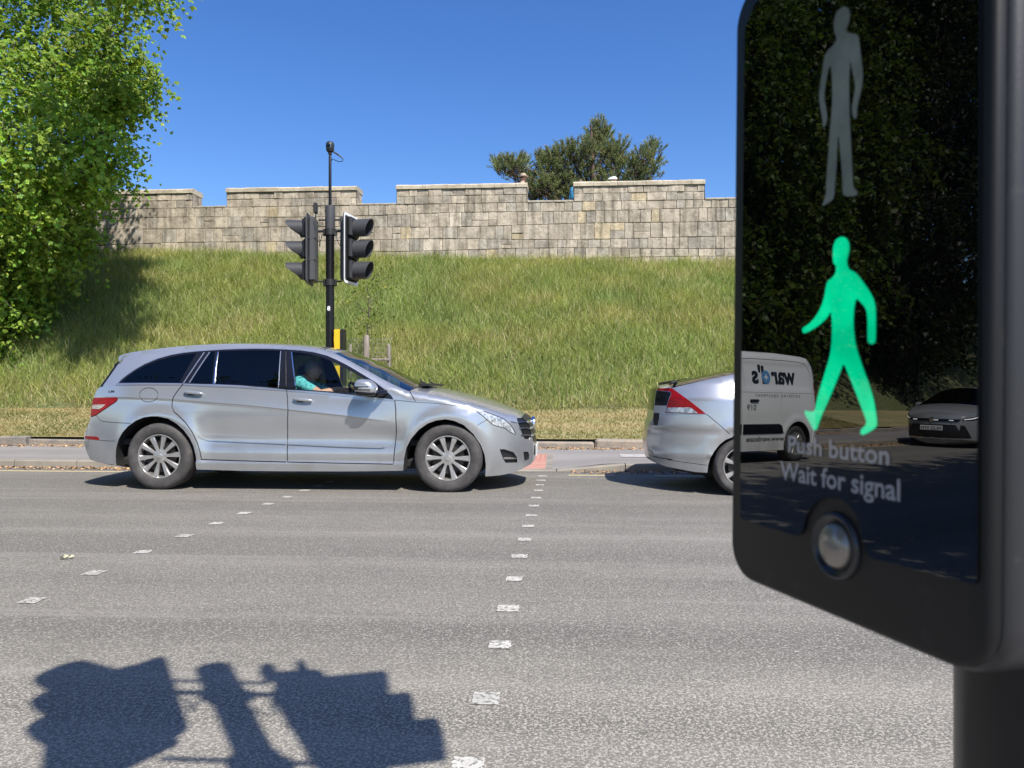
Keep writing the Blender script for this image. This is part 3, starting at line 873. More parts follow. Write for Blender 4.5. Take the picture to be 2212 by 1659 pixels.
# ================================================================== the near crossing unit (glossy black, green walking figure)
ZL = 0.46
def PP(x, y):
    """photo pixel (2560 wide) -> horizontal / vertical position on the unit's front face, metres"""
    xs = (x / K - 1106) / 1660
    t = (xs - 0.2976) / (0.098 + 0.344 * xs)
    Zp = ZL * (1 - 0.344 * t)
    return (t * 0.358 * ZL, (835 - y / K) / 1660 * Zp)
W_P = 0.358 * ZL
V0 = -0.1145                                                 # underside of the unit, from eye level
base = c2w(0.2976 * ZL, ZL, V0)
u_dir = c2w(0.098, -0.344, 0) - c2w(0, 0, 0)
unit = thing("pedestrian_signal", "glossy black crossing unit with lit green walking figure and push button", "crossing unit", base)
unit.rotation_euler = (math.radians(-0.62), 0, math.atan2(u_dir.y, u_dir.x))
unit.rotation_mode = 'XYZ'
fr = lambda u, v, d=0.0: (u, -d, v - V0)                       # d: how far it stands proud of the housing's face
M['shell'] = mat("unit_housing", (0.0045, 0.0045, 0.0045), 0.5, spec=0.35, bump=[dict(scale=900, detail=2, strength=0.12, dist=0.0006)], noise=[dict(scale=60, detail=6, color=(0.020, 0.019, 0.018), lo=0.60, hi=0.75)])
M['case'] = mat("unit_case", (0.018, 0.018, 0.0195), 0.46, spec=0.5, bump=[dict(scale=900, detail=2, strength=0.2, dist=0.0006)], noise=[dict(scale=70, detail=6, color=(0.05, 0.048, 0.045), lo=0.60, hi=0.78)])
M['panel'] = mat("black_glass", (0.0015, 0.0015, 0.0018), 0.0, ior=2.15)
M['green'] = mat("green_figure", (0.0, 0.03, 0.015), 0.0, ior=1.8, emit=((0.0, 0.54, 0.25), 0.85))
_nt = M['green'].node_tree                                   # the lamps behind the figure light it unevenly
_tc = _nt.nodes.new("ShaderNodeTexCoord"); _nz = _nt.nodes.new("ShaderNodeTexNoise"); _nz.inputs["Scale"].default_value = 34
_mr = _nt.nodes.new("ShaderNodeMapRange"); _mr.inputs[1].default_value = .35; _mr.inputs[2].default_value = .68; _mr.inputs[3].default_value = .62; _mr.inputs[4].default_value = 1.0
_nt.links.new(_tc.outputs["Object"], _nz.inputs[0]); _nt.links.new(_nz.outputs[0], _mr.inputs[0]); _nt.links.new(_mr.outputs[0], _nt.nodes["Principled BSDF"].inputs["Emission Strength"])
M['grey_fig'] = mat("unlit_figure", (0.16, 0.18, 0.165), 0.05, ior=2.1, noise=[dict(scale=26, detail=5, color=(0.26, 0.29, 0.26), lo=0.42, hi=0.68), dict(scale=420, color=(0.36, 0.40, 0.34), lo=0.62, hi=0.8, amt=0.6)])
M['grey_text'] = mat("panel_lettering", (0.34, 0.34, 0.35), 0.05, ior=2.2)
# housing: rounded box
u0, u1, vb, vt = -0.012, W_P + 0.0065, V0, 0.238
cu_, cv_ = (u0 + u1) / 2, (vb + vt) / 2
hw, hh = (u1 - u0) / 2, (vt - vb) / 2
b = MB(); rings = []
for dep, ins in ((0.0, 0.0032), (0.0004, 0.0018), (0.0012, 0.0007), (0.0026, 0.0), (0.0052, 0.0)):
    rr = rounded(hw - ins, hh - ins, max(0.021 - ins, 0.004), 8)
    rings.append([fr(cu_ + a, cv_ + c, -dep) for a, c in rr])
n = len(rings[0]); V = [p for r in rings for p in r]
F = [(i * n + k, i * n + (k + 1) % n, (i + 1) * n + (k + 1) % n, (i + 1) * n + k) for i in range(len(rings) - 1) for k in range(n)]
F += [tuple(range(n - 1, -1, -1)), tuple((len(rings) - 1) * n + k for k in range(n))]
b.add(V, F); housing = b.build("housing", M['shell'], unit, smooth=50)
# deeper rear case behind the front frame, a thin seam between them
b = MB(); rings = []
for dep, ins in ((0.0050, 0.008), (0.0062, 0.0016), (0.0068, 0.0002), (0.0080, -0.0012), (0.0100, -0.0022), (0.0130, -0.0026), (0.084, -0.0026), (0.090, 0.0), (0.092, 0.006)):
    rr = rounded(hw - ins, hh - ins, max(0.021 - ins, 0.004), 8)
    rings.append([fr(cu_ + a, cv_ + c, -dep) for a, c in rr])
V = [p for r in rings for p in r]
F = [(i * n + k, i * n + (k + 1) % n, (i + 1) * n + (k + 1) % n, (i + 1) * n + k) for i in range(len(rings) - 1) for k in range(n)]
F += [tuple(range(n - 1, -1, -1)), tuple((len(rings) - 1) * n + k for k in range(n))]
b.add(V, F); b.build("rear_case", M['case'], unit, smooth=60)
# glass with the cut-out round the button
z7 = lambda x, y: PP(1820 + 0.5063 * x, 1080 + 0.5063 * y)
cut = [(62, 300), (62, 395), (68, 418), (85, 432), (345, 512), (366, 506), (380, 480), (390, 430), (412, 380), (445, 342), (485, 324), (525, 320), (570, 332), (610, 365), (640, 410), (660, 470), (676, 540), (690, 590), (715, 622), (1215, 750), (1230, 745), (1238, 725)]
poly = [z7(x, y) for x, y in cut]
poly = [(max(a, 0.0012), c) for a, c in poly] + [(W_P, 0.214), (W_P - 0.01, 0.224), (0.012, 0.224), (0.0012, 0.214)]
b = MB(); b.prism(poly, 0.0003, 0.0016, fr); panel = b.build("display_panel", M['panel'], unit)
# figures
z6 = lambda pts: [PP(1820 + 0.3376 * x, 560 + 0.3376 * y) for x, y in pts]
z5 = lambda pts: [PP(1820 + 0.3376 * x, 0.3376 * y) for x, y in pts]
walker = z6([(775, 200), (780, 150), (800, 110), (840, 92), (875, 105), (893, 140), (897, 185), (890, 225), (878, 265), (882, 305), (898, 340), (930, 352), (960, 375), (1000, 430), (1050, 500), (1085, 570), (1097, 640), (1097, 860), (1090, 882), (1068, 892), (1045, 882), (1037, 860), (1037, 720), (1032, 660), (1020, 620), (990, 585), (950, 545), (935, 620), (930, 720), (935, 800), (950, 900), (975, 980), (1010, 1080), (1050, 1180), (1085, 1290), (1105, 1400), (1115, 1470), (1110, 1500), (1090, 1520), (1020, 1560), (1000, 1562), (990, 1545), (995, 1520), (1030, 1490), (1035, 1460), (1020, 1420), (990, 1340), (950, 1240), (900, 1120), (862, 1025), (840, 1090), (800, 1190), (760, 1290), (720, 1380), (690, 1450), (670, 1520), (652, 1530), (635, 1515), (615, 1470), (590, 1430), (575, 1400), (580, 1380), (600, 1385), (630, 1392), (655, 1380), (660, 1330), (680, 1250), (700, 1180), (730, 1080), (760, 980), (770, 900), (775, 800), (772, 720), (765, 640), (740, 690), (690, 740), (640, 775), (580, 808), (560, 808), (550, 785), (560, 765), (600, 745), (650, 690), (690, 620), (715, 540), (725, 470), (735, 425), (770, 400), (795, 370), (800, 330), (798, 305), (780, 295), (775, 250)])
stander = z5([(770, 130), (790, 80), (820, 55), (850, 42), (880, 65), (888, 110), (880, 165), (860, 210), (855, 240), (900, 246), (935, 252), (950, 268), (960, 330), (970, 420), (985, 520), (986, 590), (975, 660), (960, 730), (945, 790), (945, 840), (940, 875), (925, 880), (910, 850), (905, 800), (915, 740), (930, 660), (925, 600), (905, 520), (892, 430), (885, 560), (885, 700), (890, 850), (895, 950), (905, 1100), (915, 1280), (922, 1390), (958, 1425), (940, 1455), (850, 1452), (842, 1420), (840, 1300), (825, 1150), (815, 1050), (805, 990), (800, 1100), (795, 1250), (785, 1390), (780, 1460), (760, 1490), (690, 1530), (700, 1500), (720, 1450), (720, 1350), (735, 1150), (745, 950), (760, 800), (760, 650), (752, 500), (735, 490), (720, 560), (705, 650), (700, 730), (720, 820), (725, 880), (715, 920), (700, 945), (690, 930), (690, 890), (672, 800), (660, 720), (668, 620), (685, 520), (695, 430), (720, 370), (760, 340), (785, 300), (785, 270), (770, 230), (765, 190)])
def flat(name, poly, d, m):
    mb = MB(); mb.add([fr(a, c, d) for a, c in poly], [tuple(range(len(poly)))])
    import bmesh
    o = mb.build(name, m, panel, fix=False)
    bm = bmesh.new(); bm.from_mesh(o.data); bmesh.ops.triangulate(bm, faces=bm.faces, ngon_method='EAR_CLIP')
    bmesh.ops.recalc_face_normals(bm, faces=bm.faces); bm.to_mesh(o.data); bm.free()
    return o
def chaikin(p):
    out = []
    for i in range(len(p)):
        a, c = p[i], p[(i + 1) % len(p)]
        out += [(a[0] * .75 + c[0] * .25, a[1] * .75 + c[1] * .25), (a[0] * .25 + c[0] * .75, a[1] * .25 + c[1] * .75)]
    return out
tag(flat("walking_figure", chaikin(walker), 0.0019, M['green']), "lit green walking figure")
tag(flat("standing_figure", chaikin(stander), 0.0019, M['grey_fig']), "unlit pale grey standing figure")
for body, l0, l1, vbase, vcap in (("Push button", (305, 90), (805, 165), (305, 97), (305, 15)), ("Wait for signal", (268, 232), (860, 340), (290, 234), (290, 145))):
    ua, ub = z7(*l0)[0], z7(*l1)[0]
    va, vc = z7(*vbase)[1], z7(*vcap)[1]
    put_text("lettering", body, lambda a, c, ua=ua, va=va: fr(ua + a, va + c, 0.0019), vc - va, ub - ua, M['grey_text'], panel, bold=0.018)
# push button
bu, bv = z7(533, 562)
M['ring'] = mat("button_ring", (0.02, 0.021, 0.024), 0.25)
M['dome'] = mat("button_dome", (0.25, 0.225, 0.19), 0.28, metal=0.45, coat=0.4)
place = Vector(fr(bu, bv))
b = MB(); b.lathe([(0.0168, 0.0), (0.0166, 0.0016), (0.0156, 0.0026), (0.0146, 0.0026), (0.0132, 0.0012), (0.0112, 0.0002)], n=48, axis='y')
b.v = [(p[0] + place.x, -p[1] + place.y, p[2] + place.z) for p in b.v]
ring = b.build("push_button", M['ring'], unit, smooth=50)
b = MB(); b.lathe([(0.0112, 0.0002), (0.0109, 0.0018), (0.0096, 0.0033), (0.0069, 0.0045), (0.0036, 0.0051), (0.0, 0.0053)], n=48, axis='y')
b.v = [(p[0] + place.x, -p[1] + place.y, p[2] + place.z) for p in b.v]
b.build("button_dome", M['dome'], ring, smooth=80)

# the pole that carries it, with its own two signal heads overhead (they throw the shadow on the road)
near = c2w(0.312, 0.422, 0)
near_sig = traffic_signal(thing("traffic_signal", "near signal pole carrying the glossy unit, its heads casting the shadow on the road", "traffic light", (near.x, near.y, 0.10)), mast=False, reach=0.32, turn=19, back=156, reach_l=0.435)
for zz in (0.10, 0.27):
    b = MB(); b.box((cu_ + 0.012, 0.096, zz), (0.07, 0.03, 0.03)); b.build("mounting_bracket", M['black'], unit)
# ================================================================== trees
M['bark'] = mat("bark", (0.10, 0.085, 0.065), 0.9, noise=[dict(scale=6, stretch=(1, 1, 0.25), detail=6, color=(0.045, 0.038, 0.03), lo=0.4, hi=0.65)], bump=[dict(scale=14, stretch=(1, 1, 0.2), strength=0.9, dist=0.03)])
M['pine_bark'] = mat("pine_bark", (0.13, 0.085, 0.06), 0.9, noise=[dict(scale=8, color=(0.06, 0.042, 0.032), lo=0.4, hi=0.65)], bump=[dict(scale=16, strength=0.8, dist=0.02)])
M['leaf'] = mat("maple_leaves", rough=0.45, attr=True, leaf=0.45, spec=0.25)
M['needle'] = mat("pine_needles", rough=0.5, attr=True, leaf=0.3, spec=0.3)

def unit_rand(n):
    v = rng.normal(size=(n, 3)); return v / np.linalg.norm(v, axis=1)[:, None]

def leaf_quads(P, D, S, tone, nrm_up=0.5, hint=None):
    """one folded leaf blade per point: P points, D tip directions, S lengths"""
    n = len(P)
    side = np.cross(D, hint if hint is not None else unit_rand(n) * (1 - nrm_up) + np.array([0, 0, 1]) * nrm_up)
    side /= np.linalg.norm(side, axis=1)[:, None] + 1e-9
    upv = np.cross(side, D)
    w = (S * rng.uniform(0.30, 0.46, n))[:, None]
    L = S[:, None]
    a = P
    b_ = P + D * L * 0.45 + side * w + upv * w * 0.25
    c = P + D * L
    d = P + D * L * 0.45 - side * w + upv * w * 0.25
    V = np.stack([a, b_, c, d], 1).reshape(-1, 3)
    base = np.arange(n)[:, None] * 4
    F = np.concatenate([base + np.array([[0, 1, 2]]), base + np.array([[0, 2, 3]])], 0)
    return V, F, np.repeat(tone, 4, 0)

def crown_sprays(blobs, per_m2, leaves, length, size, colour, droop=0.45, shell=0.55, fill=0.25, flat=0.86, nrm_up=0.5, palm=False):
    """short leafy twigs spread over and through every lobe (centre, radius) of a crown"""
    Ps, Ds = [], []
    for c, r in blobs:
        n = max(10, int(per_m2 * r * r * 4))
        d = unit_rand(n)
        rad = r * np.where(rng.uniform(0, 1, n) < fill, rng.uniform(0.15, 0.8, n), rng.uniform(shell + 0.25, 1.08, n))
        lump = 0.80 + 0.40 * vnoise(d[:, 0] * 2.4 + c[0] * 3 + d[:, 2] * 1.3, d[:, 1] * 2.4 + c[2] * 3 - d[:, 2] * 1.7, 1.3, int(abs(c[0] * 10)) % 50)
        Ps.append(np.array(c) + d * (rad * lump)[:, None] * np.array([1, 1, flat]))
        Ds.append(d)
    P, D = np.concatenate(Ps), np.concatenate(Ds)
    D = D * 0.75 + unit_rand(len(P)) * 0.55; D[:, 2] -= droop
    D /= np.linalg.norm(D, axis=1)[:, None]
    n = len(P)
    spray_tone = rng.uniform(0.78, 1.2, n) * (0.55 + 0.9 * fbm(P[:, 0] + P[:, 2] * .6, P[:, 1] - P[:, 2] * .8, 1.1, 77))
    t = np.tile(np.linspace(0.05, 1, leaves), n)
    i = np.repeat(np.arange(n), leaves)
    LL = length * rng.uniform(0.6, 1.3, n)
    pos = P[i] + D[i] * (t * LL[i])[:, None]
    pos[:, 2] -= 0.35 * LL[i] * t * t
    pos += rng.normal(0, 0.045, pos.shape)
    ld = D[i] * 0.5 + unit_rand(len(i)) * 0.8; ld[:, 2] -= 0.35
    ld /= np.linalg.norm(ld, axis=1)[:, None]
    tone = np.array(colour)[None] * (spray_tone[i] * rng.uniform(0.75, 1.25, len(i)))[:, None] * np.stack([rng.uniform(0.8, 1.25, len(i)), np.ones(len(i)), np.ones(len(i))], 1)
    S = size * rng.uniform(0.65, 1.3, len(i))
    if palm:                                    # leaflets fanned in threes from one stalk
        hint = unit_rand(len(i)) * 0.62 + np.array(-travel)[None] * nrm_up         # blades turn towards the sun
        side = np.cross(ld, hint); side /= np.linalg.norm(side, axis=1)[:, None] + 1e-9
        pos = np.concatenate([pos] * 3); tone = np.concatenate([tone * q for q in (0.94, 1.04, 0.98)]); S = np.concatenate([S * .85, S, S * .85])
        ld = np.concatenate([ld * math.cos(q) + side * math.sin(q) for q in (-0.85, 0.0, 0.85)]); ld[:, 2] -= .12
        ld /= np.linalg.norm(ld, axis=1)[:, None]
        return leaf_quads(pos, ld, S, tone, nrm_up, np.concatenate([hint] * 3)), (P, D, LL)
    return leaf_quads(pos, ld, S, tone, nrm_up), (P, D, LL)

def limbs(mb, foot, top, r0, blobs, sub=2, lean=0.15):
    foot, top = Vector(foot), Vector(top)
    path, rad = [], []
    for k in range(9):
        t = k / 8
        path.append(foot.lerp(top, t) + Vector((math.sin(t * 4 + foot.x) * lean * t, math.cos(t * 3.3) * lean * t, 0)))
        rad.append(r0 * (1.35 - 0.35 * min(1, t * 8)) * (1 - 0.78 * t))
    mb.tube(path, rad, 12)
    for c, r in blobs:
        c = Vector(c)
        t = min(0.95, max(0.18, (c.z - foot.z) / (top.z - foot.z) - 0.22))
        s = path[int(t * 8)]
        mid = s.lerp(c, 0.5) + Vector((random.uniform(-.2, .2), random.uniform(-.2, .2), 0.25 * r))
        rr = max(0.025, r0 * (1 - 0.78 * t) * 0.42)
        mb.tube([s, s.lerp(mid, .5) + Vector((0, 0, .05)), mid, c], [rr, rr * .8, rr * .6, rr * .25], 7)
        for _ in range(sub):
            d = Vector(unit_rand(1)[0]); d.z = abs(d.z) * 0.4
            mb.tube([mid.lerp(c, random.uniform(0.2, .9)), c + d * r * 0.45, c + d * r * 0.85 - Vector((0, 0, .12 * r))], [rr * .35, rr * .22, rr * .08], 5)

def clumps(blobs, seed=3):
    """break each big lobe into shelves of foliage with gaps between them"""
    r = random.Random(seed); out = []
    for c, R in blobs:
        for k in range(int(6 + 7 * R)):
            d = Vector((r.gauss(0, 1), r.gauss(0, 1), r.gauss(0, 1))).normalized()
            q = R * r.uniform(0.35, 0.82)
            out.append(((c[0] + d.x * q, c[1] + d.y * q, c[2] + d.z * q * .95 - .08), r.uniform(0.24, 0.46) * (0.6 + 0.4 * R)))
    return out

def broad_tree(name, label, foot, top, r0, blobs, colour, per_m2=30, leaves=13, size=0.105, length=0.62, group=None, fine=False):
    t = thing(name, label, "tree", foot, group=group)
    f = np.array(foot)
    loc = [((c[0] - f[0], c[1] - f[1], c[2] - f[2]), r) for c, r in blobs]
    mb = MB(); limbs(mb, (0, 0, -0.3), Vector(top) - Vector(foot), r0, loc[:27])
    if fine: loc = clumps(loc[:27]) + clumps(loc[27:], 4)
    (V, F, C), (P, D, LL) = crown_sprays(loc, per_m2, leaves, length, size, colour, **(dict(flat=.55, nrm_up=.70, droop=.55, palm=True) if fine else {}))
    for k in range(0, len(P), 6):
        a = Vector(P[k]); d = Vector(D[k]); L = LL[k]
        mb.tube([a - d * 0.15, a + d * L * .5 - Vector((0, 0, .09 * L)), a + d * L - Vector((0, 0, .35 * L))], [0.008, 0.006, 0.003], 4, cap=False)
    mb.build("trunk", M['bark'], t, smooth=60, fix=False)
    link("crown", fast_mesh("crown", V, F, C), M['leaf'], t)
    return t

G = (0.265, 0.40, 0.062)
AD = lambda x, y, Z: tuple(at_depth(x, y, Z))
blobs = [(AD(150, 40, 18.3), 1.55), (AD(238, 70, 18.0), 0.92), (AD(228, 165, 17.8), 0.95), (AD(85, 165, 17.2), 1.5), (AD(283, 150, 18.4), 0.58), (AD(255, 205, 18.3), 0.5),
         (AD(60, 310, 16.3), 1.5), (AD(150, 300, 16.4), 1.05), (AD(222, 345, 17.2), 0.52), (AD(225, 285, 17.2), 0.5), (AD(40, 430, 16.8), 1.25), (AD(125, 425, 17.2), 0.9),
         (AD(150, 500, 17.9), 0.45), (AD(30, 555, 18.3), 1.05), (AD(95, 585, 18.5), 0.55), (AD(-5, 650, 18.2), 0.8), (AD(50, 660, 18.3), 0.45), (AD(-40, 715, 17.6), 0.55),
         (AD(40, -60, 18.2), 1.8), (AD(200, -70, 18.6), 1.3), (AD(-110, 60, 18.6), 2.1), (AD(-120, 280, 17.6), 1.9), (AD(-150, 480, 17.2), 1.7), (AD(-230, 120, 18.0), 1.9), (AD(-260, 380, 17.4), 1.8), (AD(-130, 640, 16.9), 1.0), (AD(-60, -220, 18.8), 1.8),
         (AD(40, 480, 19.2), 1.4), (AD(-60, 600, 18.6), 1.5), (AD(110, 360, 19.4), 1.2), (AD(-90, 700, 17.2), 1.2), (AD(150, 180, 19.6), 1.3), (AD(30, 620, 17.6), 1.0),
         (AD(250, 190, 17.6), .5)] + [(tuple(c2w(*q)), r) for q, r in (((-7.1, 13.6, 8.0), .85), ((-7.7, 14.6, 8.4), .9), ((-6.9, 13.0, 8.1), .75), ((-8.2, 14.2, 8.4), 1.0), ((-7.9, 15.6, 8.6), .9))]  # last clumps sit above the frame, added to shade the bank
fx = on_plane(-190, 700, 17.4)
tree = broad_tree("broadleaf_tree", "large bright green broadleaf tree filling the upper left, its boughs hanging over the bank", (fx.x, 17.4, float(bank_z(fx.x, 17.4)) - 0.1), (fx.x + 0.8, 18.2, 10.6), 0.30, blobs, G, per_m2=20, leaves=8, size=0.098, length=0.62, fine=True)
# neighbours further along the bank; seen only as reflections in the crossing unit
def round_blobs(cx, cy, z0, z1, w, n, seed):
    r = random.Random(seed); out = []
    for k in range(n):
        t = (k + 0.5) / n
        a = k * 2.4 + r.uniform(-.4, .4)
        rad = w * (0.35 + 0.65 * math.sin(math.pi * min(1, 0.12 + t * 0.9))) * r.uniform(0.55, 1.0)
        out.append(((cx + math.cos(a) * rad, cy + math.sin(a) * rad, z0 + (z1 - z0) * t), r.uniform(1.3, 2.0)))
    return out
row = "trees along the bank beyond the left edge"
for i, (cx, cy, top, w, colr, lab) in enumerate([
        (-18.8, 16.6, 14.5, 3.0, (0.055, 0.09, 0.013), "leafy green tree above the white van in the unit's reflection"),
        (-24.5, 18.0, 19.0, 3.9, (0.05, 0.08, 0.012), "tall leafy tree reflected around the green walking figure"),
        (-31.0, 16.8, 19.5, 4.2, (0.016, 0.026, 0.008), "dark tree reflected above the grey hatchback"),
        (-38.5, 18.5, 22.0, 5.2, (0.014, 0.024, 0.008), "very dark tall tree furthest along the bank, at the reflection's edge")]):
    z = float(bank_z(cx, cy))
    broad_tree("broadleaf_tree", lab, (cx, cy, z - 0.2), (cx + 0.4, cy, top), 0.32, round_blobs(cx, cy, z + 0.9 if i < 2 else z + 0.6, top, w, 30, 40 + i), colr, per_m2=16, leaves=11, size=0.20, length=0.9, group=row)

# unseen street tree added on the near side to shade the carriageway in the reflection
nt_ = (-8.6, -4.0, 0.1)
r_ = random.Random(5)
nb_ = [((x - 0.9 + r_.uniform(-.4, .4) + .35 * (y + 1), y - 1.7 + r_.uniform(-.3, .3), z + r_.uniform(-.3, .3)), r_.uniform(1.35, 1.75)) for x in np.arange(-2.9, -14.5, -1.75) for y, z in ((-2.8, 7.4), (-2.0, 8.7), (-.7, 7.2), (0.0, 8.6), (0.3, 6.2), (0.6, 9.4))]
broad_tree("broadleaf_tree", "added street tree on the near pavement, out of frame, shading the road at the left", nt_, (nt_[0] - .6, nt_[1] + 1.2, 8.8), 0.22, nb_, (0.06, 0.11, 0.018), per_m2=17, leaves=10, size=0.24, length=0.85)

# pine behind the wall
def pine(name, label, foot, top, blobs):
    t = thing(name, label, "tree", foot)
    f = np.array(foot)
    loc = [((c[0] - f[0], c[1] - f[1], c[2] - f[2]), r) for c, r in blobs]
    mb = MB(); limbs(mb, (0, 0, -0.2), Vector(top) - Vector(foot), 0.17, loc, sub=3)
    Ps, Ds, Ls = [], [], []
    for c, r in loc:
        n = int(150 * r * r) + 22
        d = unit_rand(n); d[:, 2] = np.where(d[:, 2] < -0.3, -d[:, 2], d[:, 2])
        rad = r * np.where(rng.uniform(0, 1, n) < 0.35, rng.uniform(0.2, 0.7, n), rng.uniform(0.7, 1.0, n))
        Ps.append(np.array(c) + d * rad[:, None] * np.array([1, 1, .9]))
        dd = d * 0.75 + unit_rand(n) * 0.3 + np.array([0, 0, 0.62])
        Ds.append(dd / np.linalg.norm(dd, axis=1)[:, None]); Ls.append(rng.uniform(0.22, 0.42, n))
    P, D, L = np.concatenate(Ps), np.concatenate(Ds), np.concatenate(Ls)
    for k in range(0, len(P), 2):
        a, d = Vector(P[k]), Vector(D[k])
        mb.tube([a - d * 0.3, a + d * L[k] * 0.6], [0.012, 0.006], 4, cap=False)
    mb.build("trunk", M['pine_bark'], t, smooth=60, fix=False)
    m = 46
    n = len(P); i = np.repeat(np.arange(n), m); tt = rng.uniform(0, 1, n * m)
    pos = P[i] + D[i] * (tt * L[i])[:, None]
    nd = D[i] * rng.uniform(0.5, 1.2, n * m)[:, None] + unit_rand(n * m) * 0.75
    nd /= np.linalg.norm(nd, axis=1)[:, None]
    ln = rng.uniform(0.09, 0.15, n * m)[:, None]
    sd = np.cross(nd, unit_rand(n * m)); sd /= np.linalg.norm(sd, axis=1)[:, None]
    w = 0.0095
    V = np.stack([pos - sd * w, pos + sd * w, pos + nd * ln], 1).reshape(-1, 3)
    tone = np.array([[0.20, 0.235, 0.105]]) * (rng.uniform(0.7, 1.3, n)[i] * rng.uniform(0.8, 1.2, n * m))[:, None]
    tip = (tt > 0.86)[:, None] * (rng.uniform(0, 1, n)[i] < 0.4)[:, None]
    tone = np.where(tip, np.array([[0.30, 0.26, 0.12]]), tone)
    link("crown", fast_mesh("crown", V, np.arange(len(V)).reshape(-1, 3), np.repeat(tone, 3, 0)), M['needle'], t)
ZP = 27.5
pb_ = [(1296, 285, .34), (1290, 312, .42), (1262, 335, .5), (1328, 335, .5), (1232, 342, .55), (1205, 352, .45), (1178, 372, .42), (1296, 352, .7), (1245, 375, .75), (1200, 392, .6), (1335, 370, .7), (1368, 372, .5), (1392, 350, .42), (1408, 330, .3), (1400, 385, .45), (1370, 405, .55),
       (1182, 412, .55), (1225, 418, .7), (1280, 405, .75), (1330, 410, .6), (1150, 425, .45), (1090, 370, .34), (1112, 366, .36), (1128, 360, .26), (1078, 362, .24), (1118, 388, .36), (1160, 440, .6), (1210, 445, .7), (1265, 440, .8), (1140, 395, .35), (1300, 300, .3), (1415, 355, .25), (1190, 350, .3), (1170, 352, .22)]
pf = on_plane(1268, 500, 27.4)
pine("pine_tree", "dark green bushy pine tree standing behind the wall, between two battlements", (pf.x, 27.4, 4.7), (pf.x + 0.25, 27.5, 10.4), [(AD(x, y, ZP + random.uniform(-.5, .6)), r) for x, y, r in pb_])

# sapling and its guard at the foot of the bank
sp = on_plane(797, 790, 15.9)
sz = float(bank_z(sp.x, 15.9))
sap = thing("sapling", "thin young sapling with sparse leaves on the bank beside the signal pole", "tree", (sp.x, 15.9, sz))
mb = MB(); h = at_depth(793, 605, 15.9).z - sz
st = [(0.02 * math.sin(k * 1.1) - 0.02 * k / 6, 0.01 * math.cos(k), h * k / 9) for k in range(10)]
mb.tube(st, [0.022 - 0.0018 * k for k in range(10)], 7)
for k in range(16):
    z = h * random.uniform(0.5, 1.0); a = random.uniform(0, 6.28); L = random.uniform(0.25, 0.6)
    p = Vector((0, 0, z)); d = Vector((math.cos(a), math.sin(a), 0.6)) * L
    mb.tube([p, p + d * 0.6, p + d], [0.007, 0.005, 0.002], 4, cap=False)
mb.build("stem", M['bark'], sap, fix=False)
(V, F, C), _ = crown_sprays([((0.05, 0, h * 0.94), .42), ((-.25, 0, h * .80), .28), ((.30, 0, h * .76), .34), ((0, .1, h * .62), .25), ((.1, 0, h * 1.05), .25)], 20, 7, 0.30, 0.06, (0.20, 0.25, 0.05), droop=0.2)
link("leaves", fast_mesh("leaves", V, F, C), M['leaf'], sap)
M['post'] = mat("weathered_post", (0.30, 0.255, 0.22), 0.9, noise=[dict(scale=10, stretch=(1, 1, .15), color=(0.16, 0.13, 0.11), lo=0.4, hi=0.7)], bump=[dict(scale=25, stretch=(1, 1, .1), strength=0.6, dist=0.01)])
M['wire'] = mat("galvanised_wire", (0.34, 0.36, 0.35), 0.5, metal=0.5)
guard = thing("tree_guard", "weathered timber posts and wire netting guarding the sapling", "tree guard", (sp.x, 15.7, sz - 0.05))
def pt(x, y, Y=15.7): p = on_plane(x, y, Y); return (p.x - sp.x, Y - 15.7, p.z - sz + 0.05)
for x, ytop, Y, wd in ((791, 724, 15.62, .115), (757, 744, 16.1, .06), (840, 744, 15.9, .075)):
    q = pt(x, ytop, Y)
    mb = MB(); mb.tube([(q[0], q[1], -0.25), (q[0] + .005, q[1], q[2] * .5), (q[0], q[1], q[2] - .02), (q[0], q[1], q[2])], [wd / 2, wd / 2 * 1.02, wd / 2, wd / 2 * .85], 10)
    mb.build("post", M['post'], guard, smooth=50)
a, c = pt(800, 777, 15.66), pt(841, 777, 15.86)
mb = MB(); mb.tube([a, c], [0.026, 0.026], 6); mb.build("rail", M['post'], guard)
mb = MB()
cor = [pt(750, 730, 15.66), pt(845, 728, 15.66), pt(845, 728, 16.3), pt(750, 730, 16.3)]
zt = cor[0][2]
for i in range(4):
    A, B_ = Vector(cor[i]), Vector(cor[(i + 1) % 4]); A.z = B_.z = 0
    m = int((B_ - A).length / 0.075)
    for k in range(m):
        p = A.lerp(B_, k / m); mb.tube([(p.x, p.y, 0), (p.x, p.y, zt)], 0.0022, 3, cap=False)
    for k in range(int(zt / 0.09) + 1):
        mb.tube([(A.x, A.y, zt - k * .09), (B_.x, B_.y, zt - k * .09)], 0.0022, 3, cap=False)
mb.build("wire_netting", M['wire'], guard, fix=False)

# one stray leaf on the carriageway, left
g = on_ground(141, 1208)
lf = MB()
for k in range(5):
    a = k * 1.3 + .3; L = random.uniform(.025, .045)
    d = Vector((math.cos(a), math.sin(a), 0)); s_ = Vector((-d.y, d.x, 0)) * .014
    o = Vector((random.uniform(-.02, .02), random.uniform(-.01, .01), 0.006))
    lf.add([o, o + d * L * .5 + s_ + Vector((0, 0, .02)), o + d * L + Vector((0, 0, .012)), o + d * L * .5 - s_ + Vector((0, 0, .006))], [(0, 1, 2), (0, 2, 3)])
M['leaf_bit'] = mat("fallen_leaf", (0.46, 0.44, 0.28), 0.7)
o = lf.build("fallen_leaf", M['leaf_bit'], fix=False); o.location = g
tag(o, "small crumpled yellow leaf lying alone on the road at the left", "leaf")
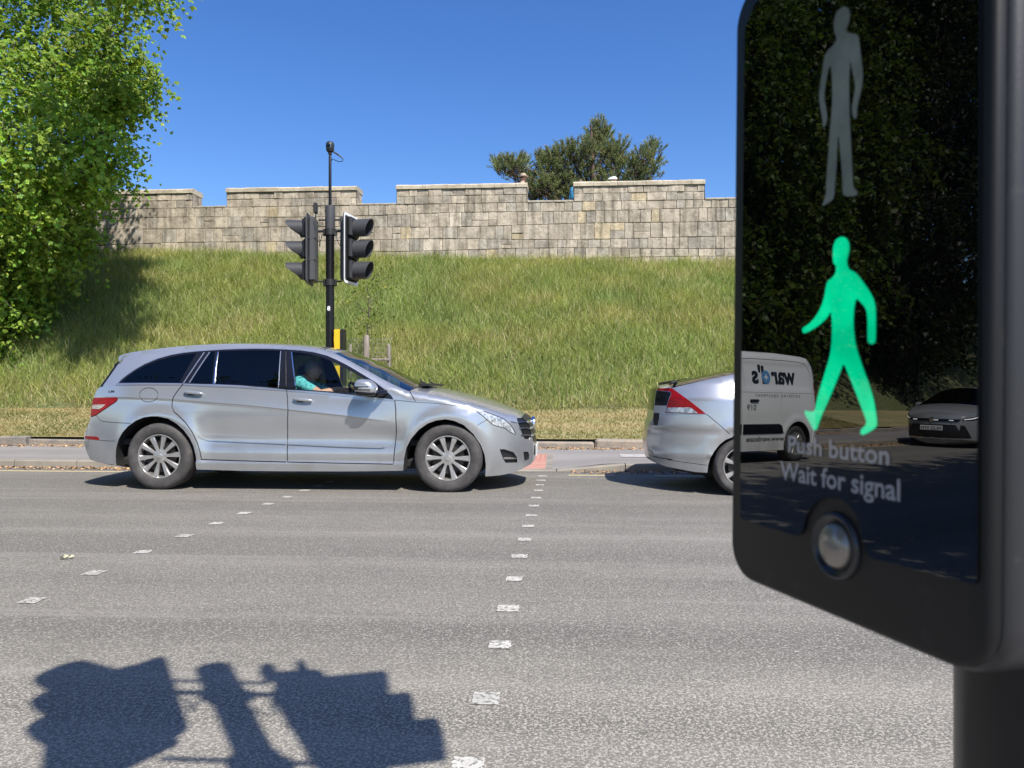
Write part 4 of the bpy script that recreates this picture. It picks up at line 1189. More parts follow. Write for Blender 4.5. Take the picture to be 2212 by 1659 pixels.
# ================================================================== vehicles
def resample(poly, step, closed=True):
    out = []
    n = len(poly)
    for i in range(n if closed else n - 1):
        a, b = poly[i], poly[(i + 1) % n]
        L = math.hypot(b[0] - a[0], b[1] - a[1])
        m = max(1, int(math.ceil(L / step)))
        for k in range(m):
            t = k / m
            out.append((a[0] + (b[0] - a[0]) * t, a[1] + (b[1] - a[1]) * t))
    if not closed: out.append(tuple(poly[-1]))
    return out

def spline(pts, per=6, closed=False):
    """Catmull-Rom through points of any dimension"""
    P = [np.array(p, float) for p in pts]
    out = []; n = len(P)
    for i in range(n if closed else n - 1):
        p0 = P[i - 1] if (i > 0 or closed) else P[i] * 2 - P[i + 1]
        p1, p2 = P[i], P[(i + 1) % n]
        p3 = P[(i + 2) % n] if (i + 2 < n or closed) else p2 * 2 - p1
        for k in range(per):
            t = k / per
            out.append(tuple(0.5 * ((2 * p1) + (-p0 + p2) * t + (2 * p0 - 5 * p1 + 4 * p2 - p3) * t * t + (-p0 + 3 * p1 - 3 * p2 + p3) * t ** 3)))
    if not closed: out.append(tuple(P[-1]))
    return out

def inside(P, poly):
    P = np.asarray(P, float); q = np.asarray(poly, float)
    x, y = P[:, 0], P[:, 1]; r = np.zeros(len(P), bool)
    x1, y1 = q[:, 0], q[:, 1]; x2, y2 = np.roll(x1, -1), np.roll(y1, -1)
    for a, b, c, d in zip(x1, y1, x2, y2):
        if b == d: continue
        cnd = ((b > y) != (d > y)) & (x < (c - a) * (y - b) / (d - b) + a)
        r ^= cnd
    return r

def seg_dist(P, poly, closed=True):
    P = np.asarray(P, float); q = np.asarray(poly, float)
    a = q if closed else q[:-1]; b = np.roll(q, -1, 0) if closed else q[1:]
    best = np.full(len(P), 1e9)
    for s, e in zip(a, b):
        d = e - s; L2 = d @ d + 1e-12
        t = np.clip(((P - s) @ d) / L2, 0, 1)
        best = np.minimum(best, np.linalg.norm(P - (s + t[:, None] * d), axis=1))
    return best

def thick_line(line, w):
    L = np.array(line, float)
    t = np.gradient(L, axis=0); t /= np.linalg.norm(t, axis=1)[:, None] + 1e-9
    nrm = np.stack([-t[:, 1], t[:, 0]], 1)
    return [tuple(p) for p in L + nrm * w / 2] + [tuple(p) for p in (L - nrm * w / 2)[::-1]]

def car_shell(root, outline, tags, bulges, wfun, regions, gaps, paint, strip_parts, grid=0.055, body_name="body", lines=()):
    """side skins from a half-width function w(x, z) cut along drawn lines, and a bowed strip right round
    the outline from the near skin to the far one (roof, screens, nose, tail, wheel housings, floor)."""
    n = len(outline)
    O = np.array(outline)
    # -------- triangulate the side
    pts, edges = [], []
    def add_loop(loop, closed=True):
        b = len(pts); m = len(loop)
        pts.extend(loop)
        edges.extend([(b + i, b + (i + 1) % m) for i in range(m if closed else m - 1)])
    add_loop(outline)
    polys = []
    for r in regions:
        rp = resample(r['poly'], 0.05); r['_p'] = rp; add_loop(rp)
    for g in gaps:
        gp = thick_line(resample(g['line'], 0.05, closed=False), g.get('w', 0.009)); g['_p'] = gp; add_loop(gp)
    for ln in lines: add_loop([p for p in resample(ln, 0.05, closed=False)], closed=False)
    x0, z0 = O.min(0); x1, z1 = O.max(0)
    gx, gz = np.meshgrid(np.arange(x0 + .02, x1, grid), np.arange(z0 + .02, z1, grid))
    gx = gx + (np.arange(gx.shape[0]) % 2)[:, None] * grid / 2
    G_ = np.stack([gx.ravel(), gz.ravel()], 1)
    G_ = G_[inside(G_, outline)]
    d = seg_dist(G_, outline)
    for r in regions: d = np.minimum(d, seg_dist(G_, r['_p']))
    for g in gaps: d = np.minimum(d, seg_dist(G_, g['_p']))
    for ln in lines: d = np.minimum(d, seg_dist(G_, ln, closed=False) * 1.6)
    G_ = G_[d > grid * 0.35]
    allp = [Vector((float(a), float(b))) for a, b in pts] + [Vector((float(a), float(b))) for a, b in G_]
    vs, _, fs, _, _, _ = delaunay_2d_cdt(allp, edges, [], 0, 1e-5)
    V2 = np.array([v[:] for v in vs])
    F2 = np.array([f for f in fs if len(f) == 3])
    A = V2[F2]
    area = (A[:, 1, 0] - A[:, 0, 0]) * (A[:, 2, 1] - A[:, 0, 1]) - (A[:, 2, 0] - A[:, 0, 0]) * (A[:, 1, 1] - A[:, 0, 1])
    F2[area < 0] = F2[area < 0][:, ::-1]
    F2 = F2[np.abs(area) > 1e-9]
    cen = V2[F2].mean(1)
    lab = np.where(inside(cen, outline), 0, -1)
    for k, r in enumerate(regions): lab[(lab >= 0) & inside(cen, r['_p'])] = k + 1
    NG = len(regions) + 1
    for q, g in enumerate(gaps): lab[(lab >= 0) & inside(cen, g['_p'])] = NG + q
    X, Z = V2[:, 0], V2[:, 1]
    W = wfun(X, Z); e = 0.004
    wx_, wz_ = (wfun(X + e, Z) - wfun(X - e, Z)) / (2 * e), (wfun(X, Z + e) - wfun(X, Z - e)) / (2 * e)
    objs = {}
    pool = {}                                     # name -> [V, N, F] for meshes that join both sides
    def patch(k, side, off, skirt=0.02):
        ff = F2[lab == k]
        if len(ff) == 0: return None
        used, inv_ = np.unique(ff, return_inverse=True); ff = inv_.reshape(-1, 3)
        w = np.maximum(W[used] + off, 0.02)
        V = np.stack([X[used], side * w, Z[used]], 1)
        Nn = np.stack([-wx_[used], np.full(len(used), side), -wz_[used]], 1); Nn[:, 1] = side
        Nn /= np.linalg.norm(Nn, axis=1)[:, None]
        tri = ff if side < 0 else ff[:, ::-1]
        F = [tuple(t) for t in tri]
        cnt = {}
        for t in F:
            for a, b in ((t[0], t[1]), (t[1], t[2]), (t[2], t[0])): cnt[(a, b)] = 1
        bd = [(a, b) for a, b in cnt if (b, a) not in cnt]
        V, Nn = V.tolist(), Nn.tolist()
        if skirt:
            m_ = {}
            for a, b in bd:
                ea = Vector(V[a]); eb = Vector(V[b]); nv = Vector(Nn[a])
                out = (eb - ea).cross(nv)
                out = out.normalized() if out.length > 1e-9 else nv
                q = []
                for p, ii in ((ea, a), (eb, b), (eb, b), (ea, a)): q.append(p)
                i0 = len(V)
                dn = Vector((0, -side * skirt, 0))
                V += [list(ea), list(eb), list(eb + dn), list(ea + dn)]
                Nn += [list(out)] * 4
                F.append((i0 + 1, i0, i0 + 3, i0 + 2))
        return V, Nn, F
    def emit_mesh(name, data, m, parent, label=None):
        V, Nn, F = data
        me = bpy.data.meshes.new(name)
        me.from_pydata(V, [], F)
        me.polygons.foreach_set("use_smooth", [True] * len(F))
        me.normals_split_custom_set_from_vertices([tuple(q) for q in Nn])
        me.update()
        o = link(name, me, m, parent)
        if label: o["label"] = label
        return o
    def merge(a, b):
        k = len(a[0]); a[0].extend(b[0]); a[1].extend(b[1]); a[2].extend([tuple(i + k for i in f) for f in b[2]]); return a
    # -------- strip round the outline
    cols = np.array([-1, -.985, -.95, -.88, -.75, -.55, -.3, 0, .3, .55, .75, .88, .95, .985, 1])
    nc = len(cols)
    WO = wfun(O[:, 0], O[:, 1])
    tg = (np.roll(O, -1, 0) - np.roll(O, 1, 0)); tg /= np.linalg.norm(tg, axis=1)[:, None] + 1e-9
    outn = np.stack([-tg[:, 1], tg[:, 0]], 1)
    B = np.array(bulges)
    SV = np.zeros((n, nc, 3))
    for j, cc in enumerate(cols):
        k = B * (1 - abs(cc) ** 2.3)
        SV[:, j, 0] = O[:, 0] + outn[:, 0] * k
        SV[:, j, 2] = O[:, 1] + outn[:, 1] * k
        SV[:, j, 1] = cc * WO
    groups = {}
    for i in range(n):
        groups.setdefault(tags[i], []).append(i)
    strips = {}
    for tname, idx in groups.items():
        V, F, mp = [], [], {}
        def vid(i, j):
            key = (i % n, j)
            if key not in mp: mp[key] = len(V); V.append(tuple(SV[i % n, j]))
            return mp[key]
        for i in idx:
            for j in range(nc - 1):
                F.append((vid(i, j), vid(i + 1, j), vid(i + 1, j + 1), vid(i, j + 1)))
        strips[tname] = (V, F)
    # -------- body: both side skins and the painted strip
    a = patch(0, -1, 0.0); a = [a[0], a[1], a[2]]; merge(a, patch(0, 1, 0.0))
    body = emit_mesh(body_name, a, paint, root)
    for tname, (V, F) in strips.items():
        nm, m = strip_parts[tname]
        me = bpy.data.meshes.new(nm); me.from_pydata(V, [], F)
        me.polygons.foreach_set("use_smooth", [True] * len(F)); me.set_sharp_from_angle(angle=math.radians(38)); me.update()
        link(nm, me, m, root if nm in ("roof", "windscreen", "rear_window", "underbody", "bumper", "bonnet", "grille", "nose", "tail") else body)
    for k, r in enumerate(regions):
        both = r.get('joined', False)
        acc = None
        for side in (-1, 1):
            if r.get('near_only') and side > 0: continue
            dta = patch(k + 1, side, r.get('off', 0.0), r.get('skirt', 0.02))
            if dta is None: continue
            dta = [list(dta[0]), list(dta[1]), list(dta[2])]
            par = objs.get((r.get('parent'), side)) or body if r.get('parent') else root
            objs[(r['key'], side)] = emit_mesh(r['name'], dta, r['mat'], par, r.get('label'))
    for q in range(len(gaps)):
        for side in (-1, 1):
            g1 = patch(NG + q, side, -0.013, 0)
            if g1: emit_mesh("shut_line", g1, M['ink'], body)
    return body, objs

def wheel(root, loc, R_tyre, R_rim, width, spokes, side, first=None, style='straight'):
    """rim with spokes, nuts and cap; the tyre and brake disc are its children.  side -1: outer face towards -y"""
    if first is not None:
        c = copy_tree(first, root); c.location = loc
        c.rotation_euler = (0, random.uniform(0, 6), 0 if side < 0 else math.pi)
        return c
    s = R_rim
    b = MB()
    b.lathe([(s * 1.0, -0.004), (s * 1.015, 0.004), (s * 0.985, 0.012), (s * 0.93, 0.016), (s * 0.915, 0.03), (s * 0.90, width * .5), (s * 0.93, width - .01), (s * 0.9, width)], n=64)
    b.lathe([(s * 1.0, -0.004), (s * 0.965, -0.004), (s * 0.93, 0.016)], n=64)
    for k in range(spokes):
        a = 2 * math.pi * k / spokes + 0.1
        Rm = Matrix.Rotation(-a, 3, 'Y')
        pr = []
        for r, hw, y, th in ((0.17 * s, 0.060 * s, 0.008, 0.03), (0.30 * s, 0.064 * s, 0.012, 0.028), (0.55 * s, 0.086 * s, 0.010, 0.026), (0.80 * s, 0.114 * s, 0.006, 0.026), (0.955 * s, 0.136 * s, 0.006, 0.026)):
            pr.append((r, hw, y, th))
        V, F = [], []
        for r, hw, y, th in pr:
            for zz, yy in ((-hw, y + th), (-hw, y + .007), (-hw * .72, y), (hw * .72, y), (hw, y + .007), (hw, y + th)):
                V.append(Rm @ Vector((r, yy, zz)))
        for i in range(len(pr) - 1):
            for q in range(6):
                F.append((i * 6 + q, i * 6 + (q + 1) % 6, i * 6 + 6 + (q + 1) % 6, i * 6 + 6 + q))
        F += [(5, 4, 3, 2, 1, 0)]
        b.add(V, F)
    b.lathe([(0.0, 0.0), (0.10 * s, 0.0), (0.115 * s, 0.006), (0.20 * s, 0.010), (0.31 * s, 0.014), (0.33 * s, 0.04)], n=40)
    for k in range(5):
        a = 2 * math.pi * k / 5 + 0.3
        cx, cz_ = 0.225 * s * math.cos(a), 0.225 * s * math.sin(a)
        b.cur = 0; b.lathe([(0.0165, 0.013), (0.014, 0.0075), (0.0105, 0.0085), (0.0095, 0.0125)], n=12, c=(cx, 0, cz_))
        b.cur = 1; b.lathe([(0.0100, 0.0120), (0.0, 0.0115)], n=12, c=(cx, 0, cz_)); b.cur = 0
    rim = b.build("wheel", [M['alloy'], M['black']], root, smooth=38)
    b = MB(); t = R_tyre
    b.lathe([(s * 0.99, 0.012), (s * 1.02, -0.003), (s * 1.08, -0.012), (s * 1.02 + (t - s) * .35, -0.020), (s + (t - s) * .62, -0.021), (s + (t - s) * .80, -0.014), (t - .012, -0.001), (t - .003, 0.012), (t, 0.03), (t + .001, width * .5), (t, width - .03), (t - .012, width - .005), (s + (t - s) * .5, width + .012), (s * 0.99, width - .01)], n=72)
    # tread blocks along the outer shoulder
    for k in range(72):
        a = 2 * math.pi * k / 72
        Rm = Matrix.Rotation(-a, 3, 'Y')
        V = [Rm @ Vector(p) for p in ((t - .016, -.0035, -.009), (t - .0035, .010, -.009), (t - .0035, .010, .009), (t - .016, -.0035, .009), (t - .019, .004, 0))]
        b.add(V, [(0, 1, 2, 3)])
    b.build("tyre", M['rubber'], rim, smooth=50, fix=False)
    b = MB()
    b.lathe([(0.0, 0.05), (s * .72, 0.05), (s * .72, 0.07), (0, 0.07)], n=40)
    b.build("brake_disc", mat("brake_disc", (0.05, 0.045, 0.042), 0.5, metal=0.6), rim, smooth=40)
    b = MB(); b.lathe([(s * .9, 0.085), (0.0, 0.085)], n=40); b.build("wheel_backing", M['under'], rim)
    rim.location = loc
    rim.rotation_euler = (0, 0, 0 if side < 0 else math.pi)
    return rim

def sstep(t):
    t = np.clip(t, 0, 1); return t * t * (3 - 2 * t)

def build_loop(parts):
    """parts: list of (points, tag, bulge) in order round the outline -> points, tags, bulges"""
    P, T, B = [], [], []
    flat_ = [(p, t, b) for pts, t, b in parts for p in (pts)]
    n = len(flat_)
    for i in range(n):
        p, t, b = flat_[i]; q, _, b2 = flat_[(i + 1) % n]
        L = math.hypot(q[0] - p[0], q[1] - p[1])
        if L < 1e-6: continue
        m = max(1, int(math.ceil(L / 0.045)))
        for k in range(m):
            u = k / m
            P.append((p[0] + (q[0] - p[0]) * u, p[1] + (q[1] - p[1]) * u)); T.append(t); B.append(b + (b2 - b) * u)
    return P, T, B

# ------------------------------------------------------------------ the silver estate car
RY = 9.13                                    # its centre line
RX = (-0.5448 - 0.1527) * 8.2 / 2            # midway between the axles
REX, FEX = -1.6075, 1.6075
class Tracer:
    """photo pixels -> (x, z) in the car's own frame, allowing for how far out the surface stands there"""
    def __init__(s, X0, Yc, wfun): s.X0, s.Yc, s.w = X0, Yc, wfun
    def pt(s, px, py):
        w = 0.9
        for _ in range(6):
            p = on_plane(px / K, py / K, s.Yc - w)
            w = float(s.w(np.array([p.x - s.X0]), np.array([p.z]))[0])
        return (p.x - s.X0, p.z)
    def __call__(s, pts): return [s.pt(*p) for p in pts]
zA = lambda pts: [(200 + .16275 * x, 840 + .16275 * y) for x, y in pts]
zB = lambda pts: [(500 + .16275 * x, 840 + .16275 * y) for x, y in pts]
zC = lambda pts: [(720 + .16275 * x, 840 + .16275 * y) for x, y in pts]
zD = lambda pts: [(1000 + .16275 * x, 950 + .16275 * y) for x, y in pts]
zE = lambda pts: [(200 + .16275 * x, 990 + .16275 * y) for x, y in pts]

crease_xz = None
top_xz = None
def w_estate(x, z, rough=False):
    x = np.asarray(x, float); z = np.asarray(z, float)
    belt = 1.155 - 0.022 * (x + 1.2)
    w = 0.952 - 0.030 * ((z - 0.78) / 0.45) ** 2 * (z < 0.78) - 0.035 * np.clip((z - 0.78) / 0.4, 0, 1) ** 1.6
    dz = np.maximum(z - belt, 0)
    w = w - 0.42 * dz - 0.18 * dz * dz
    f = np.clip((x - 1.62) / (2.52 - 1.62), 0, 1.15); w = w - 0.60 * f ** 2.5
    r = np.clip((-1.70 - x) / (2.70 - 1.70), 0, 1.15); w = w - 0.30 * r ** 2.3
    if rough: return np.maximum(w, 0.2)
    for ax in (REX, FEX):
        d = np.hypot(x - ax, z - 0.37)
        w = w + 0.020 * np.exp(-((d - 0.455) / 0.075) ** 2) * (z < 0.95)
    # sill step
    w = w + 0.026 * sstep((0.335 - z) / 0.035) * (np.abs(x) < 1.3)
    # doors: lean in below the crease, sweep back out above the sill; step in under the crease itself
    zc = np.interp(x, crease_xz[:, 0], crease_xz[:, 1]); dd = z - zc
    fade = sstep((x + 2.45) / 0.5) * sstep((1.12 - x) / 0.55)
    dfade = sstep((x + 1.30) / 0.35) * sstep((1.22 - x) / 0.25)
    k = np.clip(-dd / np.maximum(zc - 0.58, 0.1), 0, None)
    hollow = np.where(k < 1, sstep(k), 1 - sstep((0.58 - z) / 0.20))
    w = w - 0.042 * hollow * dfade
    under = np.where(dd < 0, (1 - np.exp(np.minimum(dd, 0) / 0.014)) * np.exp(np.minimum(dd, 0) / 0.20), 0)
    w = w - 0.013 * under * fade - 0.09 * np.clip(dd, 0, 0.2) * fade
    # rounded upper edge (roof rail, bonnet edge)
    zt = np.interp(x, top_xz[:, 0], top_xz[:, 1]); d = np.clip((zt - z) / 0.085, 0, 1)
    edge = 1 - np.sqrt(np.clip(1 - (1 - d) ** 2, 0, 1))
    w = w - 0.065 * edge * sstep((2.45 - x) / 0.25) * sstep((x + 2.62) / 0.2)
    return np.maximum(w, 0.22)

tr0 = Tracer(RX, RY, lambda x, z: w_estate(x, z, True))
crease_xz = np.array(tr0(zA([(230, 930), (700, 938), (1200, 955), (1440, 970)]) + zB([(0, 1003), (600, 1050), (1000, 1090), (1350, 1128), (2212, 1222)]) + zC([(1650, 1325)])))
up_rear = zA([(306, 782), (370, 690), (445, 585), (520, 478), (588, 388)])
in_rear = zA([(345, 782), (405, 690), (475, 592), (545, 492), (612, 398)])
up_spoil = zA([(592, 350), (598, 312), (660, 284), (730, 264)])
up_roof = zA([(850, 241), (1100, 207), (1400, 172), (1700, 147), (2000, 131)]) + zB([(370, 123), (600, 122), (850, 126), (1100, 132), (1350, 143), (1600, 163), (1800, 187)]) + zC([(600, 222)])
up_screen = zC([(720, 264), (860, 334), (1000, 411), (1150, 492), (1300, 574), (1450, 660), (1600, 736), (1750, 805), (1860, 850)])
up_hood = zD([(150, 176), (300, 195), (500, 228), (700, 270), (900, 318), (1100, 372), (1300, 432), (1500, 495), (1650, 545), (1780, 580)])
top_xz = np.array(tr0(up_rear[-1:] + up_spoil[2:] + up_roof + up_screen + up_hood))
top_xz = top_xz[np.argsort(top_xz[:, 0])]
tr = Tracer(RX, RY, w_estate)
rear_low = zE([(560, 1064), (480, 1048), (330, 1030), (230, 1004), (155, 975), (120, 900), (88, 820), (66, 720), (62, 640), (75, 560), (108, 490), (145, 400), (160, 318)])
rear_up = zA([(160, 1240), (167, 1170), (176, 1100), (190, 1010), (213, 945), (235, 880), (262, 825), (300, 792)])
nose = zD([(1870, 572), (1925, 600), (1975, 650), (2005, 705), (2018, 780), (2028, 860), (2045, 950), (2050, 1050), (2048, 1170), (2035, 1250), (1990, 1300), (1930, 1335), (1840, 1382), (1700, 1430), (1530, 1464), (1400, 1476)])
f_arch = zD([(1312, 1480), (1318, 1300), (1300, 1150), (1240, 995), (1130, 832), (980, 692), (830, 627), (700, 603), (560, 620), (420, 670), (290, 762), (170, 900), (98, 1040), (64, 1200), (50, 1390)])
sill = [(1004, 1177), (930, 1178), (850, 1178.5), (700, 1178), (600, 1177), (494, 1174)]
r_arch = zE([(1788, 1122), (1784, 1000), (1775, 900), (1740, 762), (1680, 642), (1590, 522), (1480, 422), (1350, 347), (1200, 313), (1100, 311), (980, 326), (860, 376), (740, 462), (650, 562), (590, 672), (556, 800), (548, 920), (552, 1010)])
loop = [(tr(rear_low), 'tail', 0.10), (tr(rear_up), 'tail', 0.10), (tr(up_rear), 'rear', 0.09), (tr(up_spoil), 'roof', 0.05), (spline(tr(up_roof), 3), 'roof', 0.035), (tr(up_screen[:2]), 'screen', 0.045), (tr(up_screen[2:4]), 'screen', 0.07), (tr(up_screen[4:]), 'screen', 0.085), (tr(up_hood), 'hood', 0.065),
        (tr(nose[:6]), 'grille', 0.02), (tr(nose[6:]), 'nose', 0.02), (tr(f_arch), 'under', 0.0), (tr(sill), 'under', 0.0), (tr(r_arch), 'under', 0.0)]
P, T, B = build_loop(loop)
dlo_top = zA([(590, 724), (650, 662), (720, 606), (850, 517), (1000, 432), (1200, 348), (1400, 292), (1600, 257), (1800, 236), (2000, 222)]) + zB([(369, 208), (600, 200), (850, 196), (1100, 199), (1330, 208)]) + zC([(0, 210), (200, 222), (400, 250), (600, 302), (750, 366), (900, 441), (1050, 527), (1200, 620), (1350, 716), (1500, 832), (1590, 920), (1622, 975)])
dlo_bot = zC([(1400, 950), (1000, 908), (600, 866), (300, 843)]) + zB([(1352, 828), (1000, 790), (600, 758), (250, 744)]) + zA([(1843, 740), (1500, 726), (1000, 721)])
trim_low = zA([(556, 757), (1000, 752), (1560, 755), (1843, 772)]) + zB([(250, 782), (600, 797), (1000, 824), (1330, 845)]) + zC([(0, 848), (300, 872), (600, 898), (1000, 940), (1400, 985), (1650, 1000)])
chrome_top = [(x, y - 2.0) for x, y in dlo_top]
up = lambda pts, d: [(x, y + d) for x, y in pts]
door_r_line = zA([(1910, 240), (1750, 480), (1590, 735), (1500, 840), (1440, 930), (1415, 1010), (1413, 1090), (1440, 1160), (1520, 1230), (1620, 1330), (1720, 1470), (1800, 1640)]) + zE([(1842, 850), (1866, 977)])
mid_line = zB([(1326, 205), (1322, 500), (1327, 815), (1338, 900), (1350, 1120)]) + [(719.5, 1030), (719.0, 1090), (718.2, 1155)]
front_line = zC([(1640, 985), (1655, 1150), (1663, 1400)]) + [(990.5, 1085), (987, 1120), (982.8, 1160)]
sill_top_r = [(503.7, 1149.2), (600, 1152), (716, 1155)]
sill_top_f = [(718.2, 1155), (850, 1158), (982.8, 1160.5)]
rdoor = door_r_line + sill_top_r[1:-1] + mid_line[::-1] + zB([(1100, 199), (850, 196), (600, 200), (369, 208)]) + zA([(2000, 222)])
fdoor = mid_line + sill_top_f[1:] + front_line[::-1] + zC([(1622, 975), (1590, 920), (1500, 832), (1350, 716), (1200, 620), (1050, 527), (900, 441), (750, 366), (600, 302), (400, 250), (200, 222)])
S = M['silver']
reg = [
    dict(key='rdoor', name='door', poly=tr(rdoor), mat=S, label="long rear passenger door with dark glass"),
    dict(key='fdoor', name='door', poly=tr(fdoor), mat=S, label="front door with clear window"),
    dict(key='belt', name='window_trim', poly=tr(zA([(548, 757)]) + chrome_top + trim_low[::-1]), mat=M['trim'], off=0.004, parent='body'),
    dict(key='dlo', name='window_surround', poly=tr(dlo_top + dlo_bot), mat=M['satin'], off=0.003, parent='body'),
    dict(key='q', name='quarter_window', poly=tr(zA([(640, 716), (720, 640), (850, 545), (1000, 462), (1200, 380), (1400, 324), (1600, 288), (1790, 264), (1660, 480), (1528, 716)])), mat=M['glass_dark'], off=0.0, skirt=0, parent='body'),
    dict(key='v', name='window', poly=tr(zA([(1690, 718), (1845, 470), (2000, 244), (2074, 240), (2050, 480), (2028, 732)])), mat=M['glass_dark'], off=0.0, skirt=0, parent='rdoor'),
    dict(key='rw', name='window', poly=tr(zB([(238, 736), (262, 480), (292, 236), (600, 226), (900, 222), (1240, 226), (1222, 500), (1202, 788), (900, 768), (600, 750)])), mat=M['glass_dark'], off=0.0, skirt=0, parent='rdoor'),
    dict(key='fw', name='window', poly=tr(zC([(66, 245), (200, 258), (350, 284), (500, 322), (650, 378), (800, 450), (950, 530), (1100, 614), (1195, 676), (1192, 760), (1170, 900), (1000, 884), (600, 848), (300, 826), (128, 812), (95, 560)])), mat=M['glass_clear'], off=0.0, skirt=0, parent='fdoor'),
    dict(key='c1', name='pillar_trim', poly=tr(zA([(1906, 250), (1922, 250), (1602, 722), (1586, 722)])), mat=M['trim'], off=0.008, parent='body'),
    dict(key='c2', name='pillar_trim', poly=tr(zA([(1988, 246), (2004, 246), (1690, 718), (1674, 718)])), mat=M['trim'], off=0.008, parent='rdoor'),
    dict(key='c3', name='pillar_trim', poly=tr(zB([(276, 240), (290, 240), (250, 500), (232, 738), (206, 738), (232, 500)])), mat=M['chrome'], off=0.010, parent='rdoor'),
    dict(key='c4', name='pillar_trim', poly=tr(zB([(1238, 230), (1248, 230), (1212, 790), (1200, 790)])), mat=M['trim'], off=0.006, parent='rdoor'),
    dict(key='c5', name='pillar_trim', poly=tr(zC([(50, 242), (66, 242), (100, 560), (130, 812), (116, 812), (84, 560)])), mat=M['chrome'], off=0.008, parent='fdoor'),
    dict(key='re', name='window_edge', poly=tr([up_rear[0]] + up_rear[1:] + in_rear[::-1]), mat=M['satin'], off=0.001),
    dict(key='tl', name='tail_light', poly=tr(zA([(216, 947), (560, 946), (582, 972), (548, 1015), (400, 1112), (250, 1216), (166, 1243), (168, 1180), (177, 1100), (191, 1010)])), mat=M['red'], off=0.006),
    dict(key='rl', name='reversing_lens', poly=tr(zA([(196, 1056), (396, 1051), (345, 1098), (300, 1122), (188, 1116)])), mat=M['white_lens'], off=0.008, parent='tl'),
    dict(key='rr', name='reflector', poly=tr(zE([(82, 612), (262, 624), (290, 645), (298, 678), (80, 658)])), mat=M['red'], off=0.003),
    dict(key='hl', name='headlight', poly=tr(zD([(1167, 476), (1280, 476), (1450, 538), (1600, 602), (1700, 692), (1760, 790), (1782, 842), (1700, 806), (1610, 742), (1500, 712), (1420, 682), (1340, 612), (1250, 534)])), mat=M['clear'], off=0.002),
    dict(key='fg', name='air_intake', poly=tr(zD([(1530, 1066), (1600, 1062), (1740, 1108), (1795, 1185), (1802, 1268), (1622, 1274), (1580, 1205)])), mat=M['black'], off=-0.03),
    dict(key='gr', name='grille', poly=tr(zD([(1790, 588), (1880, 576), (1925, 605), (1975, 655), (2004, 710), (2016, 785), (2024, 850), (1990, 915), (1915, 905), (1875, 830), (1828, 700)])), mat=M['black'], off=-0.015),
    dict(key='li', name='lower_intake', poly=tr(zD([(1895, 1102), (1970, 1104), (1985, 1160), (1975, 1222), (1912, 1242)])), mat=M['black'], off=-0.02),
    dict(key='ff', name='fuel_flap', poly=tr(zA([(1055 + 143 * math.cos(a), 905 + 108 * math.sin(a)) for a in np.linspace(0, 2 * np.pi, 40, endpoint=False)])), mat=S, parent='body'),
    dict(key='m1', name='door_moulding', poly=tr([(496, 1087), (507, 1085), (600, 1089), (716, 1097), (716, 1110), (600, 1105), (520, 1101), (504, 1095)]), mat=S, off=0.013, parent='rdoor'),
    dict(key='m2', name='door_moulding', poly=tr([(719.5, 1097.5), (850, 1104), (945, 1110), (962, 1114), (963, 1118), (950, 1120), (850, 1117), (719.5, 1110.5)]), mat=S, off=0.013, parent='fdoor'),
]
for zz in (640, 735, 845):
    k = (zz - 590) / 320
    reg.append(dict(key='gs%d' % zz, name='grille_slat', poly=tr(zD([(1800 + 75 * k, zz - 4), (1900 + 80 * k, zz - 14), (1985 + 32 * k, zz + 6), (1992 + 30 * k, zz + 22), (1905 + 80 * k, zz + 8), (1806 + 75 * k, zz + 18)])), mat=M['chrome'], off=0.008, parent='gr'))
reg.append(dict(key='led', name='daytime_lamp', poly=tr(zD([(1582, 1190), (1640, 1182), (1785, 1192), (1796, 1214), (1600, 1216)])), mat=M['chrome'], off=0.0, parent='fg'))
gaps = [dict(line=tr(door_r_line[2:] + sill_top_r), w=0.011), dict(line=tr(mid_line), w=0.011), dict(line=tr(sill_top_f), w=0.010), dict(line=tr(front_line), w=0.011),
        dict(line=tr(zA([(246, 1222), (300, 1290), (350, 1312), (520, 1330), (780, 1342)])), w=0.007), dict(line=tr(zE([(300, 682), (550, 694)])), w=0.006),
        dict(line=tr(zD([(150, 180), (200, 262), (238, 340)])), w=0.008), dict(line=tr(zC([(1640, 985), (1800, 1000), (1950, 1016)])), w=0.006), dict(line=tr(zD([(242, 342), (600, 362), (900, 400), (1165, 470)])), w=0.005),
        dict(line=tr(zD([(1700, 640), (1790, 662)])), w=0.008), dict(line=tr(zD([(1180, 700), (1330, 612)])), w=0.005), dict(line=tr(zA([(615, 395), (660, 340), (735, 280)])), w=0.005)]
for key_ in ('hl', 'tl'):
    q = [r for r in reg if r['key'] == key_][0]['poly']; gaps.append(dict(line=q + q[:2], w=0.008))
ff = [r for r in reg if r['key'] == 'ff'][0]['poly']; gaps.append(dict(line=ff + ff[:2], w=0.007))
car = thing("estate_car", "long silver estate car with dark rear windows, stopped side on in the far lane", "car", (RX, RY, 0.0))
body, ob = car_shell(car, P, T, B, w_estate, reg, gaps, S, dict(tail=("tail", S), rear=("rear_window", M['glass_dark']), roof=("roof", S), screen=("windscreen", M['glass_screen']), hood=("bonnet", S), nose=("nose", S), grille=("grille", M['black']), under=("underbody", M['under'])), grid=0.05,
    lines=[[(x, z + o) for x, z in crease_xz] for o in (0.006, -0.004, -0.016, -0.036, -0.075)] + [[(-1.2, zz), (1.2, zz)] for zz in (0.338, 0.318, 0.300)])
